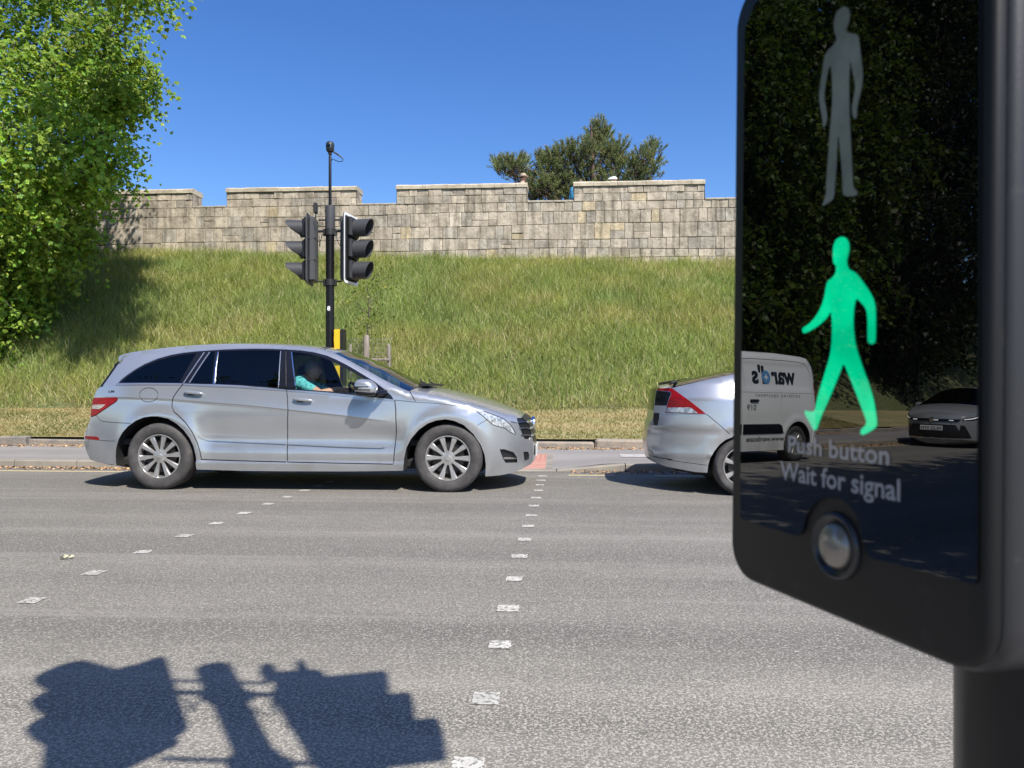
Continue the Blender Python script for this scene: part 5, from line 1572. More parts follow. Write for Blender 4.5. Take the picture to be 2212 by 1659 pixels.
for k, (px_, py_) in enumerate(((1950, 640), (1998, 735), (2016, 845))):
    q = tr.pt(*zD([(px_, py_)])[0]); qw = float(w_estate(np.array([q[0]]), np.array([q[1]]))[0])
    m1 = MB(); m1.tube([(q[0] + .02 * (1 - abs(t) ** 2.3) + .010, t * qw, q[1]) for t in np.linspace(-1, 1, 15)], .014, 8); m1.build("grille_slat", M['chrome'], car, smooth=60)
w0 = wheel(car, (REX, -0.925, 0.368), 0.370, 0.243, 0.23, 10, -1)
wheel(car, (FEX, -0.925, 0.368), 0, 0, 0, 0, -1, w0); wheel(car, (REX, 0.925, 0.368), 0, 0, 0, 0, 1, w0); wheel(car, (FEX, 0.925, 0.368), 0, 0, 0, 0, 1, w0)
mb = MB(); mb.box((0, 0, 0.29), (4.3, 1.5, 0.12), ch=0.03); mb.box((-2.0, 0.0, 0.33), (0.6, 1.3, 0.2), ch=.05)
for sx in (REX, FEX): mb.tube([(sx, -.7, .37), (sx, .7, .37)], .07, 10); mb.box((sx, 0, .52), (.86, 1.12, .50)); mb.box((sx, 0, .80), (.40, 1.12, .10))
mb.build("chassis", M['under'], car)
# door handles
for cen, (px, py), side_key in (((1748, 880), (200, 840), 'rdoor'), ((1580, 988), (500, 840), 'fdoor')):
    hx, hz = tr.pt(px + .16275 * cen[0], py + .16275 * cen[1])
    w = float(w_estate(np.array([hx]), np.array([hz]))[0])
    for side in (-1, 1):
        d = ob[(side_key, side)]
        tilt = Matrix.Rotation(0.10, 3, 'Y')
        m1 = MB(); m1.ball((hx, side * (w - .012), hz - .004), (0.105, 0.018, 0.031), 24, 12); m1.build("handle_recess", M['silver'], d, smooth=60)
        m1 = MB(); m1.ball((hx + .004, side * (w + .030), hz + .008), (0.108, 0.016, 0.019), 24, 12, R=tilt, power=0.85)
        m1.ball((hx - .085, side * (w + .012), hz + .014), (0.02, 0.022, 0.016), 12, 8); m1.ball((hx + .085, side * (w + .012), hz - .004), (0.018, 0.022, 0.014), 12, 8)
        m1.build("handle", M['silver'], d, smooth=60)
        m1 = MB(); m1.ball((hx - 0.02, side * (w + .004), hz - .014), (0.055, 0.006, 0.010), 16, 8); m1.build("handle_gap", M['ink'], d, smooth=60)
# mirrors
mx, mz = tr.pt(720 + .16275 * 1210, 840 + .16275 * 808)
mw = 0.95
for side in (-1, 1):
    d = ob[('fdoor', side)]
    yc = side * (mw + 0.13)
    cx = mx + (0.035)
    m1 = MB(); V = []
    m1.ball((cx, yc, mz + .012), (0.122, 0.105, 0.088), 28, 16, power=0.72)
    for i, v in enumerate(m1.v):
        x, y, z = v
        k = (x - cx) / .122
        if z > mz: z = mz + .012 + (z - mz - .012) * (1 - .28 * max(0, k - .1) ** 2 * 2)
        z += -0.012 * k
        m1.v[i] = (x, y, max(z, mz - 0.05))
    mir = m1.build("door_mirror", M['silver'], d, smooth=60)
    m1 = MB(); m1.ball((cx, yc, mz - .046), (0.119, 0.10, 0.036), 26, 10, power=0.75); m1.build("mirror_base", M['satin'], mir, smooth=60)
    m1 = MB(); m1.tube([(cx + .10, yc - side * .02, mz - .055), (cx + .15, side * (mw + .03), mz - .05), (cx + .17, side * (mw - .05), mz - .045)], [.03, .032, .04], 10); m1.build("mirror_arm", M['satin'], mir, smooth=60)
    m1 = MB()
    for dz, x0, x1 in ((0.024, -.105, .055), (-0.008, -.105, .075)):
        m1.box((cx + (x0 + x1) / 2, yc + side * .101, mz + dz - .004), (x1 - x0, .014, .009), ch=.002)
    m1.box((cx - .085, yc + side * .095, mz + .004), (.045, .02, .026), ch=.004)
    m1.build("indicator_slot", M['satin'], mir)
# front plate, badge, small marks
nx, nz = tr.pt(*zD([(2045, 1092)])[0])
m1 = MB(); m1.box((nx + 0.030, 0, nz), (0.012, 0.54, 0.125), ch=.003); fpl = m1.build("number_plate", M['plate'], car)
m1 = MB(); m1.box((nx + 0.0375, -0.235, nz), (0.003, 0.045, 0.085)); m1.build("plate_mark", M['ink'], fpl)
bx, bz = tr.pt(*zD([(1995, 700)])[0])
m1 = MB(); m1.lathe([(0.0, 0.030), (0.055, 0.028), (0.085, 0.020), (0.092, 0.0), (0.085, -0.02)], n=32, axis='x', c=(bx + 0.022, 0, bz)); m1.build("grille_badge", M['chrome'], car, smooth=50)
lx, lz = tr.pt(*zA([(442, 866)])[0]); lw = lambda a, c: (lx + a, -float(w_estate(np.array([lx + a]), np.array([lz + c]))[0]) - 0.004, lz + c)
put_text("lettering", "LM", lw, 0.024, 0.074, M['ink'], body, bold=0.02)
for dy in (-0.35, 0.25):
    q = tr.pt(*zC([(1900, 830)])[0]); m1 = MB(); m1.tube([(q[0] + .08, dy, q[1] + .06), (q[0] - .05, dy + .3, q[1] + .10), (q[0] - .10, dy + .55, q[1] + .135)], .009, 6)
    m1.build("wiper", M['black'], car)
q = tr.pt(*zC([(1960, 825)])[0])
m1 = MB(); m1.box((q[0] + .03, 0, q[1] + 0.055), (.12, 1.1, .03), ch=.01); m1.build("scuttle", M['black'], car)
# cabin
cz = lambda px, py, Y: on_plane(px / K, py / K, Y) - Vector((RX, RY, 0))
m1 = MB(); m1.box((-0.35, 0, 0.52), (3.6, 1.6, 0.06)); m1.box((1.02, 0, 0.86), (0.5, 1.55, 0.28), ch=.08); m1.box((-0.3, 0, 0.66), (2.6, .3, .25), ch=.05)
m1.build("cabin_floor", M['cabin'], car)
SWP = cz(893, 972, RY - 0.38)
m1 = MB(); Rm = Matrix.Rotation(math.radians(-24), 3, 'Y')
ringp = [Rm @ Vector((0, .185 * math.cos(a), .185 * math.sin(a))) + Vector((SWP.x, -0.38, SWP.z - 0.10)) for a in np.linspace(0, 2 * np.pi, 33)]
m1.tube(ringp, .016, 8, cap=False)
hub = Vector((SWP.x + .03, -0.38, SWP.z - .11)); m1.ball(hub, (.03, .07, .06), 12, 8)
for a in (0, math.pi, -math.pi / 2): m1.tube([hub, Rm @ Vector((0, .18 * math.cos(a), .18 * math.sin(a))) + Vector((SWP.x, -.38, SWP.z - .10))], .016, 6)
m1.build("steering_wheel", M['black'], car, smooth=60)
DRX = cz(770, 955, RY - .38).x
def seat(x, y, h=0.0):
    m1 = MB()
    m1.box((x + .20, y, .60 + h), (.52, .50, .16), ch=.05)
    m1.box((x - .16, y, .90 + h), (.16, .48, .62), rot=Matrix.Rotation(math.radians(-16), 3, 'Y'), ch=.05)
    m1.box((x - .29, y, 1.31 + h), (.10, .27, .18), rot=Matrix.Rotation(math.radians(-10), 3, 'Y'), ch=.04)
    m1.tube([(x - .26, y - .06, 1.15 + h), (x - .28, y - .06, 1.28 + h)], .007, 6); m1.tube([(x - .26, y + .06, 1.15 + h), (x - .28, y + .06, 1.28 + h)], .007, 6)
    m1.build("seat", M['seat'], car, smooth=40)
for x, y in ((DRX - .02, -.38), (DRX - .02, .38), (DRX - 1.0, -.38), (DRX - 1.0, .38), (DRX - 1.85, -.36), (DRX - 1.85, .36)): seat(x, y)

# ------------------------------------------------------------------ the second silver car (hatchback, ahead)
IY = 8.98
wc = on_plane(1860 / K, 1167 / K, 8.15); IX = wc.x + 1.275
REX2, FEX2 = -1.275, 1.275
top2 = None
def w_hatch(x, z, rough=False):
    x = np.asarray(x, float); z = np.asarray(z, float)
    w = 0.845 - 0.030 * ((z - 0.72) / 0.45) ** 2 * (z < 0.72) - 0.03 * np.clip((z - 0.72) / 0.35, 0, 1) ** 1.6
    dz = np.maximum(z - (0.97 - 0.02 * x), 0); w = w - 0.48 * dz - 0.1 * dz * dz
    f = np.clip((x - 1.35) / 0.9, 0, 1.1); w = w - 0.46 * f ** 2.5
    r = np.clip((-1.25 - x) / 0.95, 0, 1.1); w = w - 0.60 * r ** 3.0
    if rough: return np.maximum(w, 0.2)
    for ax in (REX2, FEX2):
        d = np.hypot(x - ax, z - 0.31); w = w + 0.016 * np.exp(-((d - 0.40) / 0.07) ** 2) * (z < 0.85)
    w = w + 0.012 * np.exp(-((z - 0.405 + 0.03 * (x + 1.7)) / 0.016) ** 2) * (x < -1.4)        # bumper ridge
    w = w - 0.010 * sstep((0.70 - z) / 0.04) * (x < -1.2) * sstep((z - 0.42) / 0.1)
    zt = np.interp(x, top2[:, 0], top2[:, 1]); d = np.clip((zt - z) / 0.08, 0, 1)
    w = w - 0.055 * (1 - np.sqrt(np.clip(1 - (1 - d) ** 2, 0, 1))) * sstep((2.2 - x) / 0.25) * sstep((x + 1.95) / .15)
    return np.maximum(w, 0.2)
zF = lambda pts: [(1580 + .2110 * x, 900 + .2110 * y) for x, y in pts]
t0 = Tracer(IX, IY, lambda x, z: w_hatch(x, z, True))
up2a = zF([(470, 332), (640, 292), (900, 232), (1165, 178)])
front_top = [(-1.0, 1.325), (-0.7, 1.367), (-0.3, 1.405), (0.1, 1.42), (0.4, 1.408), (0.6, 1.37)]
front_scr = [(0.8, 1.30), (1.05, 1.20), (1.3, 1.09), (1.48, 1.0)]
front_hood = [(1.52, 0.98), (1.75, 0.93), (1.95, 0.86), (2.10, 0.77)]
top2 = np.array(t0(up2a) + front_top + front_scr + front_hood)
t2 = Tracer(IX, IY, w_hatch)
rear2 = zF([(890, 1335), (740, 1326), (560, 1292), (400, 1262), (290, 1212), (215, 1168), (196, 1120), (180, 1040), (172, 950), (182, 860), (207, 762), (250, 690), (258, 600), (270, 470), (290, 345)])
deck2 = zF([(340, 335)])
arch2 = lambda cx, r, rz: [(cx + r * math.cos(a), 0.31 + rz * math.sin(a)) for a in np.linspace(-0.32, math.pi + 0.32, 22)]
r_pts = t2(zF([(893, 1330), (903, 1240), (930, 1160), (975, 1080), (1040, 1000), (1110, 945), (1180, 918)]))
rr_ = arch2(REX2, 0.372, 0.372); rr_ = [p for p in rr_ if p[0] > REX2 - 0.05 and p[1] > 0.2]
fa_ = arch2(FEX2, 0.372, 0.375)
nose2 = [(2.18, 0.68), (2.20, 0.55), (2.21, 0.42), (2.17, 0.28), (2.05, 0.20), (1.80, 0.18)]
loop = [(t2(rear2[:12]), 'tail', 0.02), (t2(rear2[12:]), 'rear', 0.01), (t2(deck2), 'tail', 0.02), (t2(up2a), 'rear', 0.045), (front_top, 'roof', 0.04), (front_scr, 'screen', 0.07), (front_hood, 'hood', 0.05), (nose2, 'nose', 0.10), (fa_, 'under', 0), ([(0.85, 0.19), (-0.85, 0.19)], 'under', 0), (rr_, 'under', 0), (r_pts[::-1][0:], 'under', 0)]
P, T, B = build_loop(loop)
S2 = M['silver2']
reg2 = [
    dict(key='tl', name='tail_light', poly=t2(zF([(300, 338), (470, 332), (600, 425), (760, 545), (875, 638), (640, 634), (392, 624), (415, 540), (440, 460), (468, 400), (450, 372), (300, 356)])), mat=M['red'], off=0.006),
    dict(key='rl', name='reversing_lens', poly=t2(zF([(410, 562), (690, 562), (745, 600), (775, 628), (640, 626), (398, 616)])), mat=M['clear'], off=0.009, parent='tl'),
    dict(key='rg', name='rear_panel', poly=t2(zF([(290, 362), (445, 380), (462, 402), (435, 462), (410, 540), (268, 538), (276, 450)])), mat=M['satin'], off=0.001),
    dict(key='rp', name='plate_recess', poly=t2(zF([(256, 625), (325, 628), (320, 700), (300, 775), (255, 770), (250, 700)])), mat=M['black'], off=-0.006),
    dict(key='dl', name='window_surround', poly=[(-1.15, 1.02), (-0.95, 1.17), (-0.4, 1.31), (0.1, 1.345), (0.5, 1.30), (0.95, 1.135), (1.25, 0.97), (0.6, 0.945), (-0.4, 0.965)], mat=M['satin'], off=0.003),
    dict(key='w1', name='window', poly=[(-0.98, 1.03), (-0.82, 1.17), (-0.4, 1.28), (-0.06, 1.315), (-0.06, 0.975), (-0.4, 0.985)], mat=M['glass_dark'], off=0, skirt=0, parent='body'),
    dict(key='w2', name='window', poly=[(0.0, 0.972), (0.0, 1.318), (0.3, 1.31), (0.55, 1.255), (0.9, 1.115), (1.1, 0.99), (0.6, 0.965)], mat=M['glass_clear'], off=0, skirt=0, parent='body'),
    dict(key='hl', name='headlight', poly=[(1.55, 0.86), (1.8, 0.85), (2.02, 0.76), (2.1, 0.66), (1.95, 0.68), (1.75, 0.75)], mat=M['clear'], off=0.004),
    dict(key='lg', name='lower_grille', poly=[(2.05, 0.30), (2.2, 0.36), (2.2, 0.52), (2.1, 0.50)], mat=M['black'], off=-0.01),
]
gaps2 = [dict(line=t2(zF([(880, 640), (960, 705), (1060, 790), (1160, 880)])), w=0.007), dict(line=t2(zF([(420, 1180), (560, 1205), (720, 1225), (890, 1248)])), w=0.006), dict(line=t2(zF([(250, 1140), (330, 1160), (480, 1180)])), w=0.010),
         dict(line=[(-0.03, 1.26), (-0.03, 0.9), (-0.02, 0.3)], w=0.009), dict(line=[(-0.95, 0.98), (-0.92, 0.8), (-0.8, 0.6), (-0.78, 0.3)], w=0.009), dict(line=[(1.05, 0.96), (1.02, 0.7), (0.98, 0.3)], w=0.009), dict(line=[(-0.78, 0.27), (0.98, 0.27)], w=0.009)]
hatch = thing("hatchback", "silver hatchback with red triangular tail light, half hidden behind the black unit", "car", (IX, IY, 0.0))
body2, ob2 = car_shell(hatch, P, T, B, w_hatch, reg2, gaps2, S2, dict(tail=("tail", S2), rear=("rear_window", M['glass_dark']), roof=("roof", S2), screen=("windscreen", M['glass_screen']), hood=("bonnet", S2), nose=("nose", S2), under=("underbody", M['under'])), grid=0.06)
w1_ = wheel(hatch, (REX2, -0.83, 0.303), 0.305, 0.212, 0.19, 7, -1)
for sx, sd in ((FEX2, -1), (REX2, 1), (FEX2, 1)): wheel(hatch, (sx, sd * 0.83, 0.303), 0, 0, 0, 0, sd, w1_)
m1 = MB()
for sx in (REX2, FEX2): m1.box((sx, 0, .42), (.70, 1.05, .46))
m1.box((0, 0, 0.25), (3.6, 1.3, 0.12), ch=.03); m1.box((-1.75, 0, 0.30), (0.45, 1.1, 0.16), ch=.04); m1.build("chassis", M['under'], hatch)
m1 = MB(); q = t2(zF([(450, 285)]))[0]; q2 = t2(zF([(1165, 150)]))[0]
m1.tube([(q[0], -.50, q[1] + .005), (q[0] + .10, -.2, q[1] + .03), (q[0] + .10, .2, q[1] + .03), (q[0], .50, q[1] + .005)], .016, 8); m1.tube([(q[0] + .10, 0.15, q[1] + .030), (q[0] + .50, -.25, q[1] + .105)], .007, 6)
m1.build("rear_wiper", M['black'], hatch, smooth=60)
m1 = MB(); m1.box((-0.2, 0, 0.5), (2.6, 1.4, 0.06)); m1.box((1.0, 0, 0.78), (.5, 1.3, .2), ch=.05)
for x, y in ((0.1, -.35), (0.1, .35), (-.75, 0)): m1.box((x, y, .78), (.15, .45, .6), rot=Matrix.Rotation(-.25, 3, 'Y'), ch=.05)
m1.build("cabin_interior", M['cabin'], hatch)
for side in (-1, 1):
    m1 = MB(); m1.ball((0.95, side * 0.92, 0.99), (.07, .10, .07), 16, 10, power=.8); m1.tube([(0.98, side * .86, .96), (1.0, side * .76, .96)], .03, 8); m1.build("door_mirror", S2, hatch, smooth=60)

# ------------------------------------------------------------------ white van behind the estate car (seen in the crossing unit)
VX, VY = -10.10, 9.15
V_R, V_F = -1.45, 1.335
topv = np.array([(-2.12, 1.72), (-1.9, 1.86), (-1.0, 1.90), (0.3, 1.88), (0.8, 1.80), (1.5, 1.18), (2.2, .95)])
def w_van(x, z):
    x = np.asarray(x, float); z = np.asarray(z, float)
    w = 0.905 - 0.03 * ((z - 0.7) / 0.45) ** 2 * (z < 0.7) - 0.14 * np.clip((z - 0.85) / 1.0, 0, 1) ** 1.5
    f = np.clip((x - 1.3) / 0.95, 0, 1.1); w = w - 0.36 * f ** 2.5
    r = np.clip((-1.85 - x) / 0.3, 0, 1.1); w = w - 0.10 * r ** 2.2
    for ax in (V_R, V_F):
        d = np.hypot(x - ax, z - 0.32); w = w + 0.016 * np.exp(-((d - 0.42) / 0.06) ** 2) * (z < 0.9)
    # pressed frame of the load panel
    ins = (np.clip((x + 1.98) / .05, 0, 1) * np.clip((0.02 - x) / .05, 0, 1) * np.clip((z - 1.26) / .05, 0, 1) * np.clip((1.74 - z) / .05, 0, 1))
    w = w - 0.012 * ins
    zt = np.interp(x, topv[:, 0], topv[:, 1]); d = np.clip((zt - z) / 0.12, 0, 1)
    w = w - 0.07 * (1 - np.sqrt(np.clip(1 - (1 - d) ** 2, 0, 1))) * sstep((2.1 - x) / .2)
    return np.maximum(w, 0.25)
arcv = lambda cx: [(cx + .385 * math.cos(a), 0.32 + .385 * math.sin(a)) for a in np.linspace(-.28, math.pi + .28, 24)]
loop = [([(-1.86, 0.21), (-2.12, 0.26), (-2.18, 0.40), (-2.17, 0.62), (-2.15, 0.95)], 'tail', .05), ([(-2.14, 1.0), (-2.10, 1.45), (-2.03, 1.72)], 'tail', .04), ([(-1.93, 1.82), (-1.75, 1.865), (-1.0, 1.89), (-.2, 1.89), (.3, 1.875), (.62, 1.82)], 'roof', .05),
        ([(.72, 1.78), (1.0, 1.55), (1.3, 1.31), (1.50, 1.16)], 'screen', .10), ([(1.54, 1.13), (1.8, 1.07), (2.02, .97), (2.12, .86)], 'hood', .05), ([(2.18, .74), (2.21, .55), (2.22, .38), (2.15, .24), (1.72, .21)], 'nose', .12),
        (arcv(V_F), 'under', 0), ([(.95, .21), (-1.06, .21)], 'under', 0), (arcv(V_R), 'under', 0)]
P, T, B = build_loop(loop)
WV = M['whitevan']
regv = [
    dict(key='fd', name='door', poly=[(0.10, 1.72), (0.10, 0.30), (0.9, 0.30), (0.98, .9), (1.28, 1.12), (1.02, 1.40), (.72, 1.66), (.5, 1.73)], mat=WV),
    dict(key='sw', name='window', poly=[(0.17, 1.66), (0.15, 1.26), (0.30, 1.19), (0.95, 1.13), (1.16, 1.14), (.95, 1.36), (.68, 1.60), (.48, 1.665)], mat=M['glass_dark'], off=-.004, skirt=.01, parent='fd'),
    dict(key='rs', name='rubbing_strip', poly=[(-1.02, .50), (.07, .50), (.07, .665), (-.90, .665), (-.98, .63)], mat=M['satin'], off=.012),
    dict(key='rs2', name='rubbing_strip', poly=[(.12, .50), (.88, .50), (.90, .665), (.12, .665)], mat=M['satin'], off=.012),
    dict(key='tl', name='tail_light', poly=[(-2.10, .95), (-2.03, .95), (-2.0, 1.4), (-2.07, 1.4)], mat=M['red'], off=.004),
    dict(key='rb', name='bumper', poly=[(-2.2, .30), (-1.9, .24), (-1.93, .62), (-2.2, .62)], mat=WV, off=.01),
    dict(key='hl', name='headlight', poly=[(1.62, .93), (1.95, .90), (2.12, .78), (2.08, .70), (1.8, .78)], mat=M['clear'], off=.004),
    dict(key='fb', name='grille', poly=[(1.9, .32), (2.25, .34), (2.25, .60), (2.0, .58)], mat=M['black'], off=.004),
]
gapv = [dict(line=[(0.10, 1.74), (0.10, .29)], w=.011), dict(line=[(-.98, 1.22), (-.98, .9), (-1.0, .72)], w=.006), dict(line=[(-1.98, 1.20), (0.1, 1.20)], w=.005), dict(line=[(.10, .29), (.9, .29), (.98, .9), (1.30, 1.12)], w=.009),
        dict(line=spline([(-1.9, 1.26), (-1.93, 1.5), (-1.86, 1.68), (-1.6, 1.755), (-.6, 1.77), (-.1, 1.76), (0.0, 1.70), (.02, 1.3)], 5), w=.010)]
van = thing("delivery_van", "white panel van with dark side lettering, seen mirrored in the black unit", "van", (VX, VY, 0.0))
bodyv, obv = car_shell(van, P, T, B, w_van, regv, gapv, WV, dict(tail=("tail", WV), roof=("roof", WV), screen=("windscreen", M['glass_dark']), hood=("bonnet", WV), nose=("nose", WV), under=("underbody", M['under'])), grid=.07)
wv = wheel(van, (V_R, -.86, .315), .318, .205, .19, 14, -1)
for sx, sd in ((V_F, -1), (V_R, 1), (V_F, 1)): wheel(van, (sx, sd * .86, .315), 0, 0, 0, 0, sd, wv)
m1 = MB(); m1.box((0, 0, .26), (3.9, 1.4, .12), ch=.03)
for sx in (V_R, V_F): m1.box((sx, 0, .44), (.72, 1.1, .46))
m1.build("chassis", M['under'], van)
onv = lambda x0, z0, d=.004: (lambda a, c: (x0 + a, -float(w_van(np.array([x0 + a]), np.array([z0 + c]))[0]) - d, z0 + c))
M['van_ink'] = mat("van_lettering", (.012, .012, .016), .45)
M['van_blue'] = mat("van_emblem_blue", (.10, .28, .52), .4)
put_text("lettering", "war", onv(-1.46, 1.36), .30, .70, M['van_ink'], bodyv, bold=.035)
put_text("lettering", "d's", onv(-.73, 1.36), .30, .50, M['van_ink'], bodyv, bold=.035)
put_text("lettering", "CATERING EQUIPMENT", onv(-1.52, 1.125), .05, 1.25, M['van_ink'], bodyv, spacing=1.9)
put_text("lettering", "019", onv(-.27, .90), .10, .24, M['van_ink'], bodyv)
put_text("lettering", "www.wardscate", onv(-1.05, .375), .085, 1.02, M['van_ink'], bodyv, bold=.012)
m1 = MB(); cf = onv(-.615, 1.463, .006); n = 28
m1.add([cf(0, 0)] + [cf(.118 * math.cos(2 * math.pi * k / n), .118 * math.sin(2 * math.pi * k / n)) for k in range(n)], [(0, 1 + (k + 1) % n, 1 + k) for k in range(n)])
em = m1.build("emblem", M['van_blue'], bodyv, fix=False)
m1 = MB(); cf = onv(-.615, 1.463, .008)
m1.add([cf(a, c) for a, c in ((-.05, -.012), (.05, -.012), (.05, .012), (-.05, .012), (-.012, -.05), (.012, -.05), (.012, .05), (-.012, .05))], [(0, 1, 2, 3), (4, 5, 6, 7)])
m1.build("emblem_cross", M['white'], em, fix=False)
m1 = MB(); m1.box((-.22, -float(w_van(np.array([-.2]), np.array([1.05]))[0]) - .015, 1.06), (.22, .035, .045), ch=.012); m1.build("handle", M['black'], bodyv)
for side in (-1, 1):
    m1 = MB(); m1.box((1.02, side * 1.0, 1.20), (.14, .20, .22), ch=.05); m1.tube([(1.05, side * .95, 1.15), (1.08, side * .84, 1.12)], .03, 8); m1.build("door_mirror", M['black'], van, smooth=40)

# ------------------------------------------------------------------ grey hatchback behind the van (seen in the crossing unit)
CX_, CY_ = -20.75, 9.25
C_R, C_F = -1.32, 1.32
topc = np.array([(-2.1, 1.0), (-1.6, 1.30), (-.8, 1.42), (0.2, 1.43), (.6, 1.37), (1.3, 1.02), (2.05, .80)])
def w_grey(x, z):
    x = np.asarray(x, float); z = np.asarray(z, float)
    w = .893 - .03 * ((z - .7) / .45) ** 2 * (z < .7) - .03 * np.clip((z - .7) / .3, 0, 1) ** 1.5
    dz = np.maximum(z - .96, 0); w = w - .50 * dz
    f = np.clip((x - 1.40) / .75, 0, 1.1); w = w - .32 * f ** 2.6
    r = np.clip((-1.5 - x) / .65, 0, 1.1); w = w - .2 * r ** 2.3
    for ax in (C_R, C_F):
        d = np.hypot(x - ax, z - .32); w = w + .018 * np.exp(-((d - .40) / .06) ** 2) * (z < .85)
    zt = np.interp(x, topc[:, 0], topc[:, 1]); d = np.clip((zt - z) / .08, 0, 1)
    return np.maximum(w - .055 * (1 - np.sqrt(np.clip(1 - (1 - d) ** 2, 0, 1))) * sstep((2.0 - x) / .2), .25)
arcc = lambda cx: [(cx + .365 * math.cos(a), .32 + .365 * math.sin(a)) for a in np.linspace(-.3, math.pi + .3, 22)]
loop = [([(-1.75, .22), (-2.1, .30), (-2.16, .55), (-2.14, .85)], 'tail', .10), ([(-2.08, .98), (-1.85, 1.18), (-1.62, 1.30)], 'rear', .05), ([(-1.5, 1.34), (-.8, 1.415), (0, 1.435), (.35, 1.425), (.52, 1.39)], 'roof', .04), ([(.62, 1.36), (.95, 1.20), (1.25, 1.04), (1.32, 1.0)], 'screen', .10),
        ([(1.36, .985), (1.7, .92), (1.95, .84), (2.05, .78)], 'hood', .07), ([(2.10, .72), (2.14, .62), (2.15, .45), (2.17, .34), (2.12, .22), (1.72, .19)], 'nose', .16), (arcc(C_F), 'under', 0), ([(.92, .2), (-.92, .2)], 'under', 0), (arcc(C_R), 'under', 0)]
P, T, B = build_loop(loop)
GC = M['grey']
M['drl'] = mat("lit_daytime_lamp", (.8, .8, .8), .2, emit=((1, 1, 1), 1.2))
regc = [dict(key='dl', name='window_surround', poly=[(-1.45, 1.0), (-1.1, 1.22), (-.5, 1.33), (.2, 1.355), (.55, 1.29), (1.1, 1.03), (1.2, .97), (.3, .95), (-.8, .965)], mat=M['satin'], off=.003),
        dict(key='w1', name='window', poly=[(-1.1, 1.0), (-.9, 1.2), (-.5, 1.29), (-.12, 1.315), (-.12, .98), (-.8, .99)], mat=M['glass_dark'], off=0, skirt=0, parent='body'),
        dict(key='w2', name='window', poly=[(-.05, .98), (-.05, 1.32), (.2, 1.315), (.5, 1.255), (1.0, 1.01), (.3, .975)], mat=M['glass_dark'], off=0, skirt=0, parent='body'),
        dict(key='hl', name='headlight', poly=[(1.62, .80), (1.82, .775), (2.12, .70), (2.13, .655), (1.95, .66), (1.8, .70)], mat=M['satin'], off=.006),
        dict(key='dr', name='daytime_lamp', poly=[(1.80, .735), (1.98, .69), (2.10, .675), (2.10, .692), (1.97, .715), (1.82, .76)], mat=M['drl'], off=.010, parent='hl'),
        dict(key='li', name='lower_intake', poly=[(1.93, .24), (2.2, .24), (2.2, .56), (2.08, .54)], mat=M['black'], off=.003)]
gapc = [dict(line=[(-.08, 1.33), (-.08, .3)], w=.009), dict(line=[(1.0, .98), (.98, .7), (.94, .3)], w=.009), dict(line=[(-.95, .98), (-.9, .7), (-.8, .3)], w=.009)]
greyc = thing("hatchback", "dark grey hatchback seen mirrored in the black unit, behind the white van", "car", (CX_, CY_, 0.0))
bodyc, obc = car_shell(greyc, P, T, B, w_grey, regc, gapc, GC, dict(tail=("tail", GC), rear=("rear_window", M['glass_dark']), roof=("roof", GC), screen=("windscreen", M['glass_dark']), hood=("bonnet", GC), nose=("nose", GC), under=("underbody", M['under'])), grid=.07)
wg = wheel(greyc, (C_R, -.86, .312), .315, .22, .2, 10, -1)
for sx, sd in ((C_F, -1), (C_R, 1), (C_F, 1)): wheel(greyc, (sx, sd * .86, .312), 0, 0, 0, 0, sd, wg)
m1 = MB(); m1.box((0, 0, .25), (3.8, 1.35, .12), ch=.03)
for sx in (C_R, C_F): m1.box((sx, 0, .42), (.68, 1.1, .44))
m1.build("chassis", M['under'], greyc)
# face: dark grille, thin upper bar with lamps, bumper blades, plate
bow = lambda y, x: x + .16 * (1 - (abs(y) / .62) ** 2.3) if abs(y) < .62 else x
def face(name, pts, m, par, th=.02):
    """panel on the nose: pts (y, z, x at the outline) mirrored in y, follows the bow of the nose"""
    ys = np.linspace(-1, 1, 17); V, F = [], []
    for zc, half, x in pts:
        for t in ys: V.append((bow(t * half, x) + th, t * half, zc))
    k = len(ys)
    for i in range(len(pts) - 1):
        for j in range(k - 1): F.append((i * k + j, i * k + j + 1, (i + 1) * k + j + 1, (i + 1) * k + j))
    mb = MB(); mb.add(V, F); return mb.build(name, m, par, smooth=40)
face("grille", [(.24, .62, 2.12), (.34, .60, 2.16), (.45, .56, 2.15), (.555, .50, 2.145)], M['black'], greyc)
face("upper_grille", [(.635, .55, 2.14), (.69, .60, 2.12)], M['satin'], greyc)
for yy in (-.42, -.1, .42):
    m1 = MB(); m1.box((bow(yy, 2.13) + .035, yy, .66), (.02, .10, .02), ch=.004); m1.build("daytime_lamp", M['drl'], greyc)
face("bumper_blade", [(.215, .58, 2.12), (.235, .60, 2.125)], M['chrome'], greyc, .03)
m1 = MB(); m1.box((2.335, 0, .47), (.012, .52, .111), ch=.003); gp = m1.build("number_plate", M['plate'], greyc)
put_text("plate_lettering", "NL22 SYH", lambda a, c: (2.343, -.235 + a, .432 + c), .075, .47, M['ink'], gp, bold=.02)
m1 = MB(); m1.lathe([(0, .02), (.05, .018), (.062, 0)], n=24, axis='x', c=(2.31, 0, .665)); m1.build("badge", M['chrome'], greyc, smooth=50)
for side in (-1, 1):
    m1 = MB(); m1.ball((.92, side * .98, 1.0), (.08, .12, .07), 16, 10, power=.8); m1.tube([(.95, side * .9, .97), (.98, side * .8, .97)], .03, 8); m1.build("door_mirror", GC, greyc, smooth=60)
